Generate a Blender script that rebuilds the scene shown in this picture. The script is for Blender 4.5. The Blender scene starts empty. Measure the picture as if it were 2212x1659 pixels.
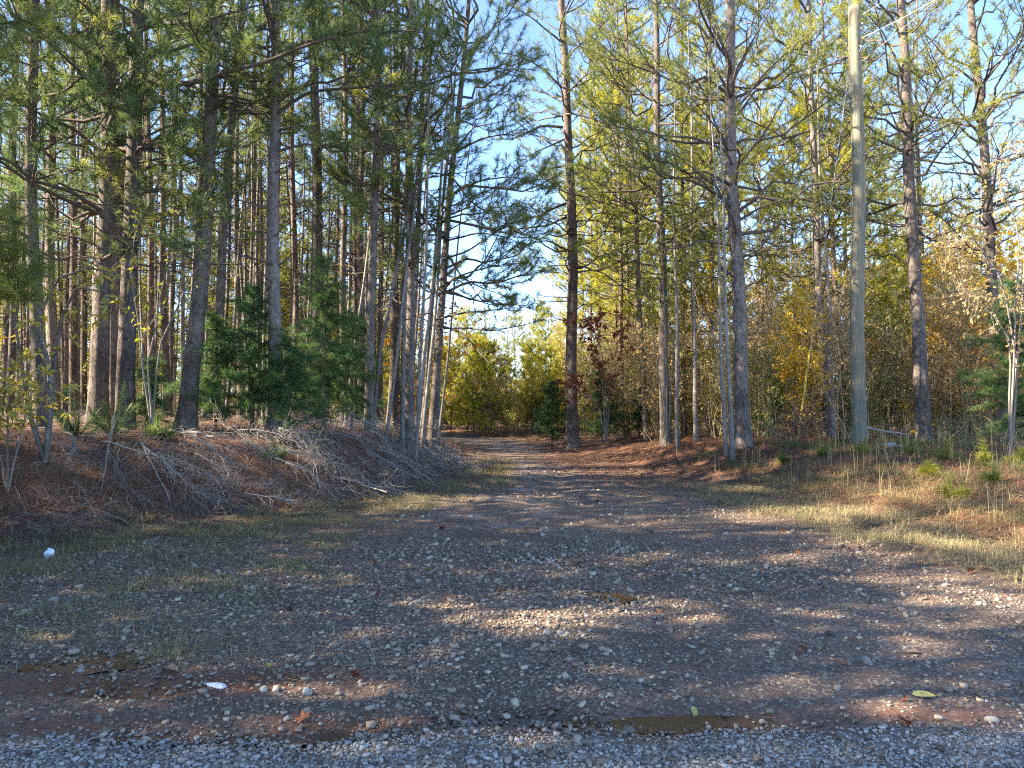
import bpy, math, random
import numpy as np
from mathutils import Matrix, Vector, noise as mnoise

C = bpy.context.scene.collection
SC = bpy.context.scene
R = math.radians
RNG = np.random.default_rng(11)
random.seed(11)

# ------------------------------------------------------------------ camera, sky, sun, exposure
CAM_Z, PITCH, FPX = 1.6, R(1.2), 1609.0            # FPX: focal length in pixels of a 2212 px wide picture
cam_d = bpy.data.cameras.new('camera')
cam_d.sensor_width = 36.0
cam_d.lens = 36.0 * FPX / 2212.0
cam_d.clip_start = 0.05
cam_d.clip_end = 3000
cam = bpy.data.objects.new('camera', cam_d)
C.objects.link(cam)
cam.location = (0, 0, CAM_Z)
cam.rotation_euler = (R(90) + PITCH, 0, 0)
SC.camera = cam

SUN_EL, SUN_AZ = R(35), R(98)                       # azimuth: degrees to the left of the view direction
SKY_STRENGTH, SUN_STRENGTH, EXPOSURE = 0.10, 4.6, 2.95
world = bpy.data.worlds.new('World')
SC.world = world
world.use_nodes = True
nt = world.node_tree
nt.nodes.clear()
sky = nt.nodes.new('ShaderNodeTexSky')
sky.sky_type = 'NISHITA'
sky.sun_disc = False
sky.sun_elevation = SUN_EL
sky.sun_rotation = -SUN_AZ
sky.air_density = 0.6
sky.altitude = 700
sky.dust_density = 0.0
sky.ozone_density = 2.5
bg = nt.nodes.new('ShaderNodeBackground')
bg.inputs[1].default_value = SKY_STRENGTH
wo = nt.nodes.new('ShaderNodeOutputWorld')
nt.links.new(sky.outputs[0], bg.inputs[0])
nt.links.new(bg.outputs[0], wo.inputs[0])

sun_vec = Vector((-math.sin(SUN_AZ) * math.cos(SUN_EL), math.cos(SUN_AZ) * math.cos(SUN_EL), math.sin(SUN_EL)))
sl = bpy.data.lights.new('sun', 'SUN')
sl.energy = SUN_STRENGTH
sl.angle = R(0.5)
sl.color = (1.0, 0.86, 0.66)
so = bpy.data.objects.new('sun', sl)
C.objects.link(so)
so.rotation_euler = sun_vec.to_track_quat('Z', 'Y').to_euler()
so.location = (-30, 20, 30)

SC.view_settings.view_transform = 'Standard'
SC.view_settings.look = 'None'
SC.view_settings.exposure = EXPOSURE
SC.view_settings.gamma = 1.0
SC.view_settings.use_curve_mapping = False
SC.render.engine = 'CYCLES'
SC.cycles.max_bounces = 5
SC.cycles.diffuse_bounces = 4
SC.cycles.glossy_bounces = 2
SC.cycles.transmission_bounces = 3
SC.cycles.use_adaptive_sampling = True
SC.cycles.filter_width = 1.15
SC.cycles.use_denoising = False
SC.cycles.denoising_prefilter = 'NONE'

# ------------------------------------------------------------------ helpers
def at(X, V, d):
    """World point at distance d along +Y that projects to pixel (X, V) of the 2212 px wide picture."""
    cx, cu = (X - 1106.0) / FPX, (829.5 - V) / FPX
    y = math.cos(PITCH) - cu * math.sin(PITCH)
    z = math.sin(PITCH) + cu * math.cos(PITCH)
    k = d / y
    return Vector((cx * k, d, CAM_Z + z * k))

def new_mesh(name, V, T, mat=None, attr=None, smooth=True, mats=None, midx=None, quads=None):
    V = np.asarray(V, dtype=np.float32).reshape(-1, 3)
    me = bpy.data.meshes.new(name)
    loops, sizes = [], []
    if T is not None and len(T):
        T = np.asarray(T, dtype=np.int32).reshape(-1, 3); loops.append(T.ravel()); sizes.append(np.full(len(T), 3, np.int32))
    if quads is not None and len(quads):
        Q = np.asarray(quads, dtype=np.int32).reshape(-1, 4); loops.append(Q.ravel()); sizes.append(np.full(len(Q), 4, np.int32))
    loops = np.concatenate(loops); sizes = np.concatenate(sizes)
    me.vertices.add(len(V)); me.vertices.foreach_set('co', V.ravel())
    me.loops.add(len(loops)); me.loops.foreach_set('vertex_index', loops)
    me.polygons.add(len(sizes))
    starts = np.concatenate([[0], np.cumsum(sizes)[:-1]]).astype(np.int32)
    me.polygons.foreach_set('loop_start', starts)
    me.polygons.foreach_set('loop_total', sizes)
    if smooth: me.polygons.foreach_set('use_smooth', np.ones(len(sizes), bool))
    if midx is not None: me.polygons.foreach_set('material_index', np.asarray(midx, np.int32))
    me.update(calc_edges=True)
    if attr is not None:
        for k, a in attr.items():
            a = np.asarray(a, np.float32)
            if a.ndim == 1:
                at_ = me.attributes.new(k, 'FLOAT', 'POINT'); at_.data.foreach_set('value', a)
            else:
                at_ = me.attributes.new(k, 'FLOAT_COLOR', 'POINT')
                if a.shape[1] == 3: a = np.concatenate([a, np.ones((len(a), 1), np.float32)], 1)
                at_.data.foreach_set('color', a.ravel())
    for m in (mats or ([mat] if mat else [])): me.materials.append(m)
    return me

def link(name, me, parent=None, loc=None, rot=None, scale=None, **props):
    o = bpy.data.objects.new(name, me)
    C.objects.link(o)
    if parent is not None: o.parent = parent
    if loc is not None: o.location = loc
    if rot is not None: o.rotation_euler = rot
    if scale is not None: o.scale = scale if hasattr(scale, '__len__') else (scale,) * 3
    for k, v in props.items():
        if v: o[k] = v
    return o

def unit(a):
    return a / np.maximum(np.linalg.norm(a, axis=-1, keepdims=True), 1e-9)

def tubes(P, Rad, S=4):
    """P (N,M,3) polylines, Rad (N,M) radii -> vertices, quads. Batch of open tubes."""
    P = np.asarray(P, float); Rad = np.asarray(Rad, float)
    N, M, _ = P.shape
    T = np.empty_like(P)
    T[:, 1:-1] = P[:, 2:] - P[:, :-2]; T[:, 0] = P[:, 1] - P[:, 0]; T[:, -1] = P[:, -1] - P[:, -2]
    T = unit(T)
    ref = np.where(np.abs(T[:, :1, 2:3]) > 0.8, np.array([[[1., 0, 0]]]), np.array([[[0, 0, 1.]]]))
    ref = np.broadcast_to(ref, T.shape)
    A = unit(np.cross(T, ref)); B = np.cross(T, A)
    ang = np.arange(S) * 2 * math.pi / S
    V = P[:, :, None] + Rad[:, :, None, None] * (np.cos(ang)[None, None, :, None] * A[:, :, None] + np.sin(ang)[None, None, :, None] * B[:, :, None])
    idx = np.arange(N * M * S).reshape(N, M, S)
    a = idx[:, :-1]; b = idx[:, 1:]
    Q = np.stack([a, np.roll(a, -1, 2), np.roll(b, -1, 2), b], -1).reshape(-1, 4)
    return V.reshape(-1, 3), Q

class Buf:
    def __init__(s): s.V, s.T, s.Q, s.n, s.A = [], [], [], 0, []
    def add(s, V, T=None, Q=None, a=None):
        V = np.asarray(V).reshape(-1, 3)
        if T is not None and len(T): s.T.append(np.asarray(T) + s.n)
        if Q is not None and len(Q): s.Q.append(np.asarray(Q) + s.n)
        s.V.append(V); s.n += len(V)
        s.A.append(np.zeros(len(V)) if a is None else (np.full(len(V), a) if np.isscalar(a) else np.asarray(a)))
    def mesh(s, name, mat, smooth=True, attr='tint'):
        return new_mesh(name, np.concatenate(s.V), np.concatenate(s.T) if s.T else None, mat, {attr: np.concatenate(s.A)}, smooth, quads=np.concatenate(s.Q) if s.Q else None)

def perp(D, rng):
    r = rng.normal(size=D.shape)
    r -= (r * D).sum(-1, keepdims=True) * D
    return unit(r)

def needle_tris(P, D, K, L, w, rng, th=(12, 75), along=0.16):
    N = len(P)
    Pn = np.repeat(P, K, 0); Dn = np.repeat(unit(D), K, 0)
    th_ = np.radians(rng.uniform(th[0], th[1], (N * K, 1)))
    d = unit(Dn * np.cos(th_) + perp(Dn, rng) * np.sin(th_))
    st = Pn - Dn * rng.uniform(0, along, (N * K, 1))
    ln = L * rng.uniform(.7, 1.15, (N * K, 1)) * np.repeat(rng.uniform(.6, 1.3, (N, 1)), K, 0)
    sd = perp(d, rng) * w * .5
    tip = st + d * ln; tip[:, 2] -= 0.12 * ln[:, 0]
    V = np.stack([st - sd, st + sd, tip], 1).reshape(-1, 3)
    T = np.arange(N * K * 3).reshape(-1, 3)
    tint = np.repeat(np.clip(np.repeat(rng.random(N), K) + rng.normal(0, .12, N * K), 0, 1), 3)
    return V, T, tint

def leaf_quads(P, D, L, W, rng, droop=.3):
    """diamond-shaped folded leaves: 2 triangles each"""
    N = len(P); D = unit(D); S = perp(D, rng)
    U = np.cross(D, S)
    L = L * rng.uniform(.6, 1.2, (N, 1)); W = W * rng.uniform(.7, 1.2, (N, 1))
    mid = P + D * L * .5
    V = np.stack([P, mid + S * W * .5 + U * W * .12, P + D * L - np.array([0, 0, 1.]) * L * droop, mid - S * W * .5 + U * W * .12], 1).reshape(-1, 3)
    i = np.arange(N)[:, None] * 4
    T = np.concatenate([i + [0, 1, 2], i + [0, 2, 3]])
    return V, T, np.repeat(rng.random(N), 4)

# ------------------------------------------------------------------ materials
def mat_new(name):
    m = bpy.data.materials.new(name); m.use_nodes = True
    n = m.node_tree.nodes; n.clear()
    return m, n, m.node_tree.links

def ramp(n, stops, interp='LINEAR'):
    r = n.new('ShaderNodeValToRGB'); cr = r.color_ramp; cr.interpolation = interp
    while len(cr.elements) > 1: cr.elements.remove(cr.elements[-1])
    for i, (p, c) in enumerate(stops):
        e = cr.elements[0] if i == 0 else cr.elements.new(p)
        e.position = p; e.color = (*c, 1) if len(c) == 3 else c
    return r

def noise_n(n, l, coord, scale, detail=4, rough=.6):
    t = n.new('ShaderNodeTexNoise'); t.inputs['Scale'].default_value = scale
    t.inputs['Detail'].default_value = detail; t.inputs['Roughness'].default_value = rough
    if coord is not None: l.new(coord, t.inputs['Vector'])
    return t

def mixc(n, l, f, a, b, mode='MIX'):
    m = n.new('ShaderNodeMix'); m.data_type = 'RGBA'; m.blend_type = mode
    for sock, v in ((m.inputs[0], f), (m.inputs[6], a), (m.inputs[7], b)):
        if hasattr(v, 'is_output'): l.new(v, sock)
        elif np.isscalar(v): sock.default_value = v
        else: sock.default_value = (*v, 1)
    return m.outputs[2]

def mathn(n, l, op, a, b=None, clamp=False):
    m = n.new('ShaderNodeMath'); m.operation = op; m.use_clamp = clamp
    for i, v in enumerate((a, b)):
        if v is None: continue
        if hasattr(v, 'is_output'): l.new(v, m.inputs[i])
        else: m.inputs[i].default_value = v
    return m.outputs[0]

def leaf_material(name, stops, translucency=.45, rough=.5, obj_var=.5, spec=.3):
    m, n, l = mat_new(name)
    at_ = n.new('ShaderNodeAttribute'); at_.attribute_name = 'tint'
    oi = n.new('ShaderNodeObjectInfo')
    a = mathn(n, l, 'MULTIPLY', at_.outputs['Fac'], 1 - obj_var)
    b = mathn(n, l, 'MULTIPLY', oi.outputs['Random'], obj_var)
    s = mathn(n, l, 'ADD', a, b, True)
    r = ramp(n, stops); l.new(s, r.inputs[0])
    p = n.new('ShaderNodeBsdfPrincipled'); p.inputs['Roughness'].default_value = rough
    p.inputs['Specular IOR Level'].default_value = spec
    l.new(r.outputs[0], p.inputs['Base Color'])
    t = n.new('ShaderNodeBsdfTranslucent')
    hs = n.new('ShaderNodeHueSaturation'); hs.inputs['Saturation'].default_value = 1.15; hs.inputs['Value'].default_value = 1.5
    l.new(r.outputs[0], hs.inputs['Color']); l.new(hs.outputs[0], t.inputs[0])
    mx = n.new('ShaderNodeMixShader'); mx.inputs[0].default_value = translucency
    l.new(p.outputs[0], mx.inputs[1]); l.new(t.outputs[0], mx.inputs[2])
    o = n.new('ShaderNodeOutputMaterial'); l.new(mx.outputs[0], o.inputs[0])
    return m

def bark_material(name, light, dark, scale=1.0, bump=.6, zstretch=.3, patch=None):
    m, n, l = mat_new(name)
    tc = n.new('ShaderNodeTexCoord')
    mp = n.new('ShaderNodeMapping'); mp.inputs['Scale'].default_value = (1, 1, zstretch)
    l.new(tc.outputs['Object'], mp.inputs[0])
    wob = noise_n(n, l, mp.outputs[0], 14 * scale, 5, .7)
    sc_ = n.new('ShaderNodeVectorMath'); sc_.operation = 'SCALE'; sc_.inputs['Scale'].default_value = .12
    vm = n.new('ShaderNodeVectorMath'); vm.operation = 'ADD'
    l.new(wob.outputs['Color'], sc_.inputs[0]); l.new(mp.outputs[0], vm.inputs[0]); l.new(sc_.outputs[0], vm.inputs[1])
    def vor(sc, feat):
        v = n.new('ShaderNodeTexVoronoi'); v.feature = feat; v.inputs['Scale'].default_value = sc; l.new(vm.outputs[0], v.inputs['Vector']); return v
    e1 = vor(19 * scale, 'DISTANCE_TO_EDGE'); e2 = vor(43 * scale, 'DISTANCE_TO_EDGE'); v2 = vor(19 * scale, 'F1')
    fine = noise_n(n, l, mp.outputs[0], 75 * scale, 5, .75); big = noise_n(n, l, tc.outputs['Object'], 1.3, 5); med = noise_n(n, l, tc.outputs['Object'], 9, 4, .7)
    c1 = ramp(n, [(0, (0, 0, 0)), (.22, (1, 1, 1))], 'EASE'); l.new(e1.outputs['Distance'], c1.inputs[0])
    c2 = ramp(n, [(0, (.45, .45, .45)), (.2, (1, 1, 1))]); l.new(e2.outputs['Distance'], c2.inputs[0])
    gate = ramp(n, [(.35, (0, 0, 0)), (.6, (1, 1, 1))]); l.new(med.outputs[0], gate.inputs[0])
    crack = mathn(n, l, 'MAXIMUM', mathn(n, l, 'MULTIPLY', c1.outputs[0], c2.outputs[0]), mathn(n, l, 'MULTIPLY', gate.outputs[0], .55))
    sep = n.new('ShaderNodeSeparateColor'); l.new(v2.outputs['Color'], sep.inputs[0])
    plate = mixc(n, l, sep.outputs[0], tuple(min(c * 1.2, 1) for c in light), tuple(c * .66 for c in light))
    plate = mixc(n, l, mathn(n, l, 'MULTIPLY', fine.outputs[0], 1.0), plate, tuple(c * .42 for c in light))
    col = mixc(n, l, crack, dark, plate)
    bigr = ramp(n, [(.35, (.6, .57, .57)), (.65, (1.3, 1.25, 1.22))]); l.new(big.outputs[0], bigr.inputs[0])
    col = mixc(n, l, 1.0, col, bigr.outputs[0], 'MULTIPLY')
    oi = n.new('ShaderNodeObjectInfo')
    vr = n.new('ShaderNodeMapRange'); vr.inputs[3].default_value = .75; vr.inputs[4].default_value = 1.35
    l.new(oi.outputs['Random'], vr.inputs[0])
    hs = n.new('ShaderNodeHueSaturation'); l.new(vr.outputs[0], hs.inputs['Value']); l.new(col, hs.inputs['Color'])
    col = hs.outputs[0]
    pn = noise_n(n, l, tc.outputs['Object'], 8, 6, .75)
    pr = ramp(n, [(.60, (0, 0, 0)), (.66, (1, 1, 1))]); l.new(pn.outputs[0], pr.inputs[0])
    col = mixc(n, l, mathn(n, l, 'MULTIPLY', pr.outputs[0], 1.0 if patch else .45), col, patch or (.26, .28, .23))
    p = n.new('ShaderNodeBsdfPrincipled'); p.inputs['Roughness'].default_value = .9; p.inputs['Specular IOR Level'].default_value = .15
    l.new(col, p.inputs['Base Color'])
    h = mathn(n, l, 'ADD', crack, mathn(n, l, 'MULTIPLY', fine.outputs[0], .5))
    bp = n.new('ShaderNodeBump'); bp.inputs['Strength'].default_value = bump; bp.inputs['Distance'].default_value = .035
    l.new(h, bp.inputs['Height']); l.new(bp.outputs[0], p.inputs['Normal'])
    o = n.new('ShaderNodeOutputMaterial'); l.new(p.outputs[0], o.inputs[0])
    return m

def simple_material(name, stops, rough=.8, scale=20, bump=0, spec=.3, obj_var=0.0, attr=None):
    m, n, l = mat_new(name)
    tc = n.new('ShaderNodeTexCoord')
    nz = noise_n(n, l, tc.outputs['Object'], scale, 5, .65)
    f = nz.outputs[0]
    if attr:
        a_ = n.new('ShaderNodeAttribute'); a_.attribute_name = attr
        f = mathn(n, l, 'ADD', mathn(n, l, 'MULTIPLY', a_.outputs['Fac'], .8), mathn(n, l, 'MULTIPLY', mathn(n, l, 'SUBTRACT', nz.outputs[0], .3), .5), True)
    if obj_var:
        oi = n.new('ShaderNodeObjectInfo')
        f = mathn(n, l, 'ADD', mathn(n, l, 'MULTIPLY', f, 1 - obj_var), mathn(n, l, 'MULTIPLY', oi.outputs['Random'], obj_var), True)
    r = ramp(n, stops); l.new(f, r.inputs[0])
    p = n.new('ShaderNodeBsdfPrincipled'); p.inputs['Roughness'].default_value = rough; p.inputs['Specular IOR Level'].default_value = spec
    l.new(r.outputs[0], p.inputs['Base Color'])
    if bump:
        bp = n.new('ShaderNodeBump'); bp.inputs['Strength'].default_value = bump; bp.inputs['Distance'].default_value = .01
        l.new(nz.outputs[0], bp.inputs['Height']); l.new(bp.outputs[0], p.inputs['Normal'])
    o = n.new('ShaderNodeOutputMaterial'); l.new(p.outputs[0], o.inputs[0])
    return m

M = {}
M['bark'] = bark_material('pine_bark', (.34, .295, .255), (.06, .048, .04))
M['bark_pale'] = bark_material('pale_pine_bark', (.40, .36, .33), (.10, .085, .075), 1.1)
M['bark_red'] = bark_material('reddish_pine_bark', (.32, .25, .20), (.055, .042, .035))
M['bark_grey'] = bark_material('smooth_grey_bark', (.30, .28, .25), (.12, .11, .10), .8, .2, .5, (.42, .43, .40))
M['limb'] = simple_material('branch_bark', [(.2, (.045, .036, .032)), (.8, (.15, .12, .10))], .9, 30, .3, .1)
M['twig'] = simple_material('bare_twigs', [(.2, (.10, .085, .075)), (.9, (.26, .23, .20))], .9, 8, 0, .1, .3)
M['twig_tan'] = simple_material('tan_twigs', [(.2, (.18, .14, .09)), (.9, (.40, .33, .22))], .9, 8, 0, .1, .3)
M['dead'] = simple_material('dead_grey_branches', [(.2, (.13, .115, .10)), (.8, (.36, .33, .295))], .9, 14, .2, .1, .3)
M['needle'] = leaf_material('pine_needles', [(0, (.085, .115, .036)), (.5, (.17, .19, .05)), (1, (.28, .275, .07))], .45)
M['needle_dark'] = leaf_material('shaded_pine_needles', [(0, (.058, .10, .043)), (.5, (.11, .155, .056)), (1, (.20, .22, .07))], .42)  # darker copy of the pine needles, with shade put into the colour
M['needle_gold'] = leaf_material('yellow_green_needles', [(0, (.16, .18, .036)), (.5, (.30, .29, .05)), (1, (.42, .38, .07))], .5)
M['cedar'] = leaf_material('cedar_foliage', [(0, (.04, .085, .032)), (.6, (.085, .145, .05)), (1, (.15, .20, .06))], .4)
M['leaf_yellow'] = leaf_material('yellow_leaves', [(0, (.16, .19, .055)), (.5, (.30, .27, .07)), (1, (.44, .29, .06))], .4, .5, .2)
M['leaf_gold'] = leaf_material('golden_leaves', [(0, (.45, .36, .05)), (.5, (.62, .44, .05)), (1, (.66, .38, .04))], .5, .5, .2)
M['leaf_green'] = leaf_material('olive_leaves', [(0, (.08, .12, .03)), (.6, (.18, .19, .04)), (1, (.32, .27, .06))], .45, .5, .3)
M['leaf_orange'] = leaf_material('orange_leaves', [(0, (.40, .10, .02)), (.5, (.50, .22, .04)), (1, (.45, .30, .06))], .45, .5, .2)
M['leaf_brown'] = leaf_material('red_brown_leaves', [(0, (.10, .03, .02)), (.6, (.20, .07, .035)), (1, (.32, .13, .05))], .35, .6, .2)
M['leaf_tan'] = leaf_material('tan_leaves', [(0, (.26, .18, .09)), (.6, (.42, .31, .15)), (1, (.54, .41, .17))], .45, .6, .3)

# ------------------------------------------------------------------ terrain
TOE = np.array([(-9.5, 3.0), (-7.2, 6.5), (-5.8, 8.3), (-4.8, 9.6), (-3.1, 10.6), (-2.0, 12.5), (-1.3, 15), (-1.0, 19), (-1.15, 23), (-2.2, 28), (-6, 33), (-20, 44)])
VERGE = np.array([(7.5, 3.0), (5.6, 4.8), (4.6, 6.7), (3.7, 11), (3.3, 13.9), (2.9, 17), (1.7, 21.5), (0.9, 24), (1.1, 27), (-1.5, 32), (-14, 43)])

def sdist(x, y, L, left=True):
    """signed distance to polyline; positive to its left (or right)"""
    x = np.asarray(x, float); y = np.asarray(y, float)
    best = np.full(x.shape, 1e9); sgn = np.ones(x.shape)
    for (x0, y0), (x1, y1) in zip(L[:-1], L[1:]):
        dx, dy = x1 - x0, y1 - y0
        t = np.clip(((x - x0) * dx + (y - y0) * dy) / (dx * dx + dy * dy), 0, 1)
        px, py = x0 + t * dx, y0 + t * dy
        d = np.hypot(x - px, y - py)
        cr = dx * (y - y0) - dy * (x - x0)
        m = d < best - 1e-9
        best = np.where(m, d, best); sgn = np.where(m, np.where(cr > 0, 1, -1), sgn)
    return best * sgn * (1 if left else -1)

_ph = np.random.default_rng(5).uniform(0, 6.28, (40, 2)); _an = np.random.default_rng(6).uniform(0, 6.28, 40)
def wav(x, y, lam, k0=0, n=5):
    s = 0
    for k in range(k0, k0 + n):
        a = _an[k % 40]; q = 2 * math.pi / (lam * (1 + .37 * (k - k0)) / 1.6)
        s = s + np.sin((x * math.cos(a) + y * math.sin(a)) * q + _ph[k % 40, 0])
    return s / n

PUD = [(950, 1245, 1526, 1566), (1255, 1850, 1530, 1566), (1925, 2000, 1543, 1562), (250, 640, 1565, 1602), (40, 330, 1400, 1445), (130, 420, 1460, 1494), (1255, 1360, 1272, 1296), (1100, 1210, 1194, 1210), (1195, 1265, 1208, 1222), (650, 870, 1556, 1588), (1040, 1100, 1008, 1024)]
BAS = []
for X0, X1, V0, V1 in PUD:
    ya, yb = [CAM_Z * FPX / (v - 863) for v in (V1, V0)]; ym = (ya + yb) / 2
    BAS.append((((X0 + X1) / 2 - 1106) / FPX * ym, ym, (X1 - X0) / 2 / FPX * ym, (yb - ya) / 2))
def sstep(t):
    t = np.clip(t, 0, 1); return t * t * (3 - 2 * t)

def gz(x, y, basins=1.0):
    x = np.asarray(x, float); y = np.asarray(y, float)
    sl_ = sdist(x, y, TOE) + .30 * wav(x, y, 2.4, 3) + .12 * wav(x, y, .8, 33)
    hb = np.interp(y, [0, 6, 9, 15, 18, 22, 27, 40], [.7, .95, 1.02, 1.0, .82, .45, .2, .1])
    z = hb * (.82 * sstep(sl_ / 1.7) + .18 * sstep((sl_ + .9) / 1.8)) + .045 * np.clip(sl_ - 1.5, 0, 12) * (hb > .4)
    sr = sdist(x, y, VERGE, False)
    hr = np.interp(y, [0, 5, 10, 17, 22, 30, 45], [.25, .4, .55, .6, .4, .2, 0])
    z = z + hr * sstep((sr - .2) / 3.4)
    road = sstep(-sl_ / .6) * sstep(-sr / .6)
    z = z + .018 * wav(x, y, 1.1, 9) + .03 * wav(x, y, 4, 15) * (1 - .5 * road)
    z = z + (1 - road) * (.035 * wav(x, y, .45, 20) + .07 * wav(x, y, 1.4, 25))
    u_ = x - (-.9 + .16 * (y - 4) * (y < 16) + 1.92 * (y >= 16)) - .25 * wav(x, y, 6, 11)
    z = z - .028 * road * (np.exp(-(u_ / .22) ** 2) + np.exp(-((u_ - 1.55) / .22) ** 2))
    z = z + .005 * wav(x, y, .3, 30) * (np.abs(y - 8) < 6) - .02 * np.exp(-((y - 3.85 - .08 * x) / .25) ** 2)
    for bx, by, brx, bry in BAS:
        z = z - .028 * basins * np.exp(-np.clip(((x - bx) / (brx * 1.15)) ** 2 + ((y - by) / (bry * 1.25)) ** 2, 0, 20) ** 1.5)
    z = z + sstep((y - 60) / 200) * 3.0
    return z

def spaced(lo, hi, fine, f0, f1, grow=1.12):
    out = list(np.arange(f0, f1 + 1e-6, fine)); s = fine; v = f1
    while v < hi: s *= grow; v += s; out.append(v)
    s = fine; v = f0
    while v > lo: s *= grow; v -= s; out.insert(0, v)
    return np.array(out)

gx = spaced(-900, 900, .055, -6, 6, 1.09); gy = np.r_[spaced(-300, 3.3, .05, 3.0, 3.3, 1.1)[:-1], np.arange(3.3, 5.0, .032), spaced(5.0, 1500, .07, 5.0, 15, 1.07)]
gy = np.unique(np.round(gy, 4))
GX, GY = np.meshgrid(gx, gy)
GZ = gz(GX, GY)
nx, ny = len(gx), len(gy)
idx = np.arange(nx * ny).reshape(ny, nx)
Q = np.stack([idx[:-1, :-1], idx[:-1, 1:], idx[1:, 1:], idx[1:, :-1]], -1).reshape(-1, 4)
sl_g = sdist(GX, GY, TOE); sr_g = sdist(GX, GY, VERGE, False)
w1 = wav(GX, GY, 1.3, 2); w2 = wav(GX, GY, .6, 12)
road_m = sstep((-sl_g - .3 + .5 * w1) / .9) * sstep((-sr_g + .2 + .5 * w1) / .9)
straw_m = np.clip(sstep((sl_g + .1 + .3 * w1) / .8) + sstep((sr_g - .5 + .4 * w1) / 1.2) + sstep((GY - 12 + 1.5 * w1) / 7) * .75 * (GX > -1.5) * sstep((GX - .2 - (20 - GY) * .1) / 1.8), 0, 1)
clay_m = np.clip(np.exp(-((GY - 4.25 - .06 * (GX + 2)) / (.22 + .1 * w2)) ** 2) * sstep((-GX - .4 + .6 * w1) / 1.2) * 1.2
                 + np.exp(-((GY - 3.78 - .02 * GX + .04 * w1) / .13) ** 2) * (.6 + .5 * w1), 0, 1)
road2_m = sstep((3.62 + .05 * w1 - GY) / .15)      # the bright gravel of the crossing road
col = np.stack([road_m.ravel(), straw_m.ravel(), clay_m.ravel(), road2_m.ravel()], 1)

def ground_material():
    m, n, l = mat_new('forest_ground')
    g = n.new('ShaderNodeNewGeometry'); pos = g.outputs['Position']
    a_ = n.new('ShaderNodeAttribute'); a_.attribute_name = 'zones'
    sep = n.new('ShaderNodeSeparateColor'); l.new(a_.outputs['Color'], sep.inputs[0])
    nb = noise_n(n, l, pos, 1.3, 6, .65); nf = noise_n(n, l, pos, 45, 6, .75); nm = noise_n(n, l, pos, 9, 5, .7)
    v = n.new('ShaderNodeTexVoronoi'); v.inputs['Scale'].default_value = 55; l.new(pos, v.inputs['Vector'])
    vs = n.new('ShaderNodeSeparateColor'); l.new(v.outputs['Color'], vs.inputs[0])
    base = ramp(n, [(.3, (.035, .024, .019)), (.7, (.10, .07, .052))]); l.new(nf.outputs[0], base.inputs[0])
    dirt = ramp(n, [(.3, (.065, .043, .031)), (.55, (.135, .093, .066)), (.75, (.23, .165, .115))]); l.new(nf.outputs[0], dirt.inputs[0])
    grav = ramp(n, [(0, (.07, .056, .043)), (.5, (.20, .16, .12)), (1, (.40, .335, .25))]); l.new(vs.outputs[0], grav.inputs[0])
    gm = mathn(n, l, 'MULTIPLY', mathn(n, l, 'GREATER_THAN', mathn(n, l, 'ADD', vs.outputs[1], mathn(n, l, 'MULTIPLY', nb.outputs[0], .7)), .98), .75)
    road = mixc(n, l, gm, dirt.outputs[0], grav.outputs[0])
    c = mixc(n, l, sep.outputs[0], base.outputs[0], road)
    mp = n.new('ShaderNodeMapping'); mp.inputs['Scale'].default_value = (1, 4, 1); mp.inputs['Rotation'].default_value = (0, 0, .5)
    l.new(pos, mp.inputs[0]); ns = noise_n(n, l, mp.outputs[0], 30, 5, .8)
    straw = ramp(n, [(.3, (.045, .022, .014)), (.5, (.13, .058, .032)), (.72, (.27, .135, .075))]); l.new(ns.outputs[0], straw.inputs[0])
    sm = mathn(n, l, 'MULTIPLY', sep.outputs[1], mathn(n, l, 'ADD', .35, nm.outputs[0]), True)
    c = mixc(n, l, sm, c, straw.outputs[0])
    clay = ramp(n, [(.3, (.08, .03, .015)), (.7, (.22, .085, .04))]); l.new(nm.outputs[0], clay.inputs[0])
    cm = mathn(n, l, 'MULTIPLY', sep.outputs[2], .85)
    c = mixc(n, l, cm, c, clay.outputs[0])
    c = mixc(n, l, mathn(n, l, 'MULTIPLY', a_.outputs['Alpha'], .8), c, grav.outputs[0])
    p = n.new('ShaderNodeBsdfPrincipled'); l.new(c, p.inputs['Base Color']); p.inputs['Specular IOR Level'].default_value = .4
    wet = ramp(n, [(.42, (.9, .9, .9)), (.62, (.38, .38, .38))]); l.new(nb.outputs[0], wet.inputs[0])
    rg = mixc(n, l, sep.outputs[0], (.9, .9, .9), wet.outputs[0]); rg = mixc(n, l, cm, rg, (.22, .22, .22))
    l.new(rg, p.inputs['Roughness'])
    h = mathn(n, l, 'ADD', mathn(n, l, 'MULTIPLY', nf.outputs[0], .6), mathn(n, l, 'MULTIPLY', vs.outputs[0], .35))
    h = mathn(n, l, 'ADD', h, nm.outputs[0])
    bp = n.new('ShaderNodeBump'); bp.inputs['Strength'].default_value = .8; bp.inputs['Distance'].default_value = .03
    l.new(h, bp.inputs['Height']); l.new(bp.outputs[0], p.inputs['Normal'])
    o = n.new('ShaderNodeOutputMaterial'); l.new(p.outputs[0], o.inputs[0])
    return m
M['ground'] = ground_material()
gme = new_mesh('ground', np.stack([GX.ravel(), GY.ravel(), GZ.ravel()], 1), None, M['ground'], {'zones': col}, True, quads=Q)
link('ground', gme, kind='structure')

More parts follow.
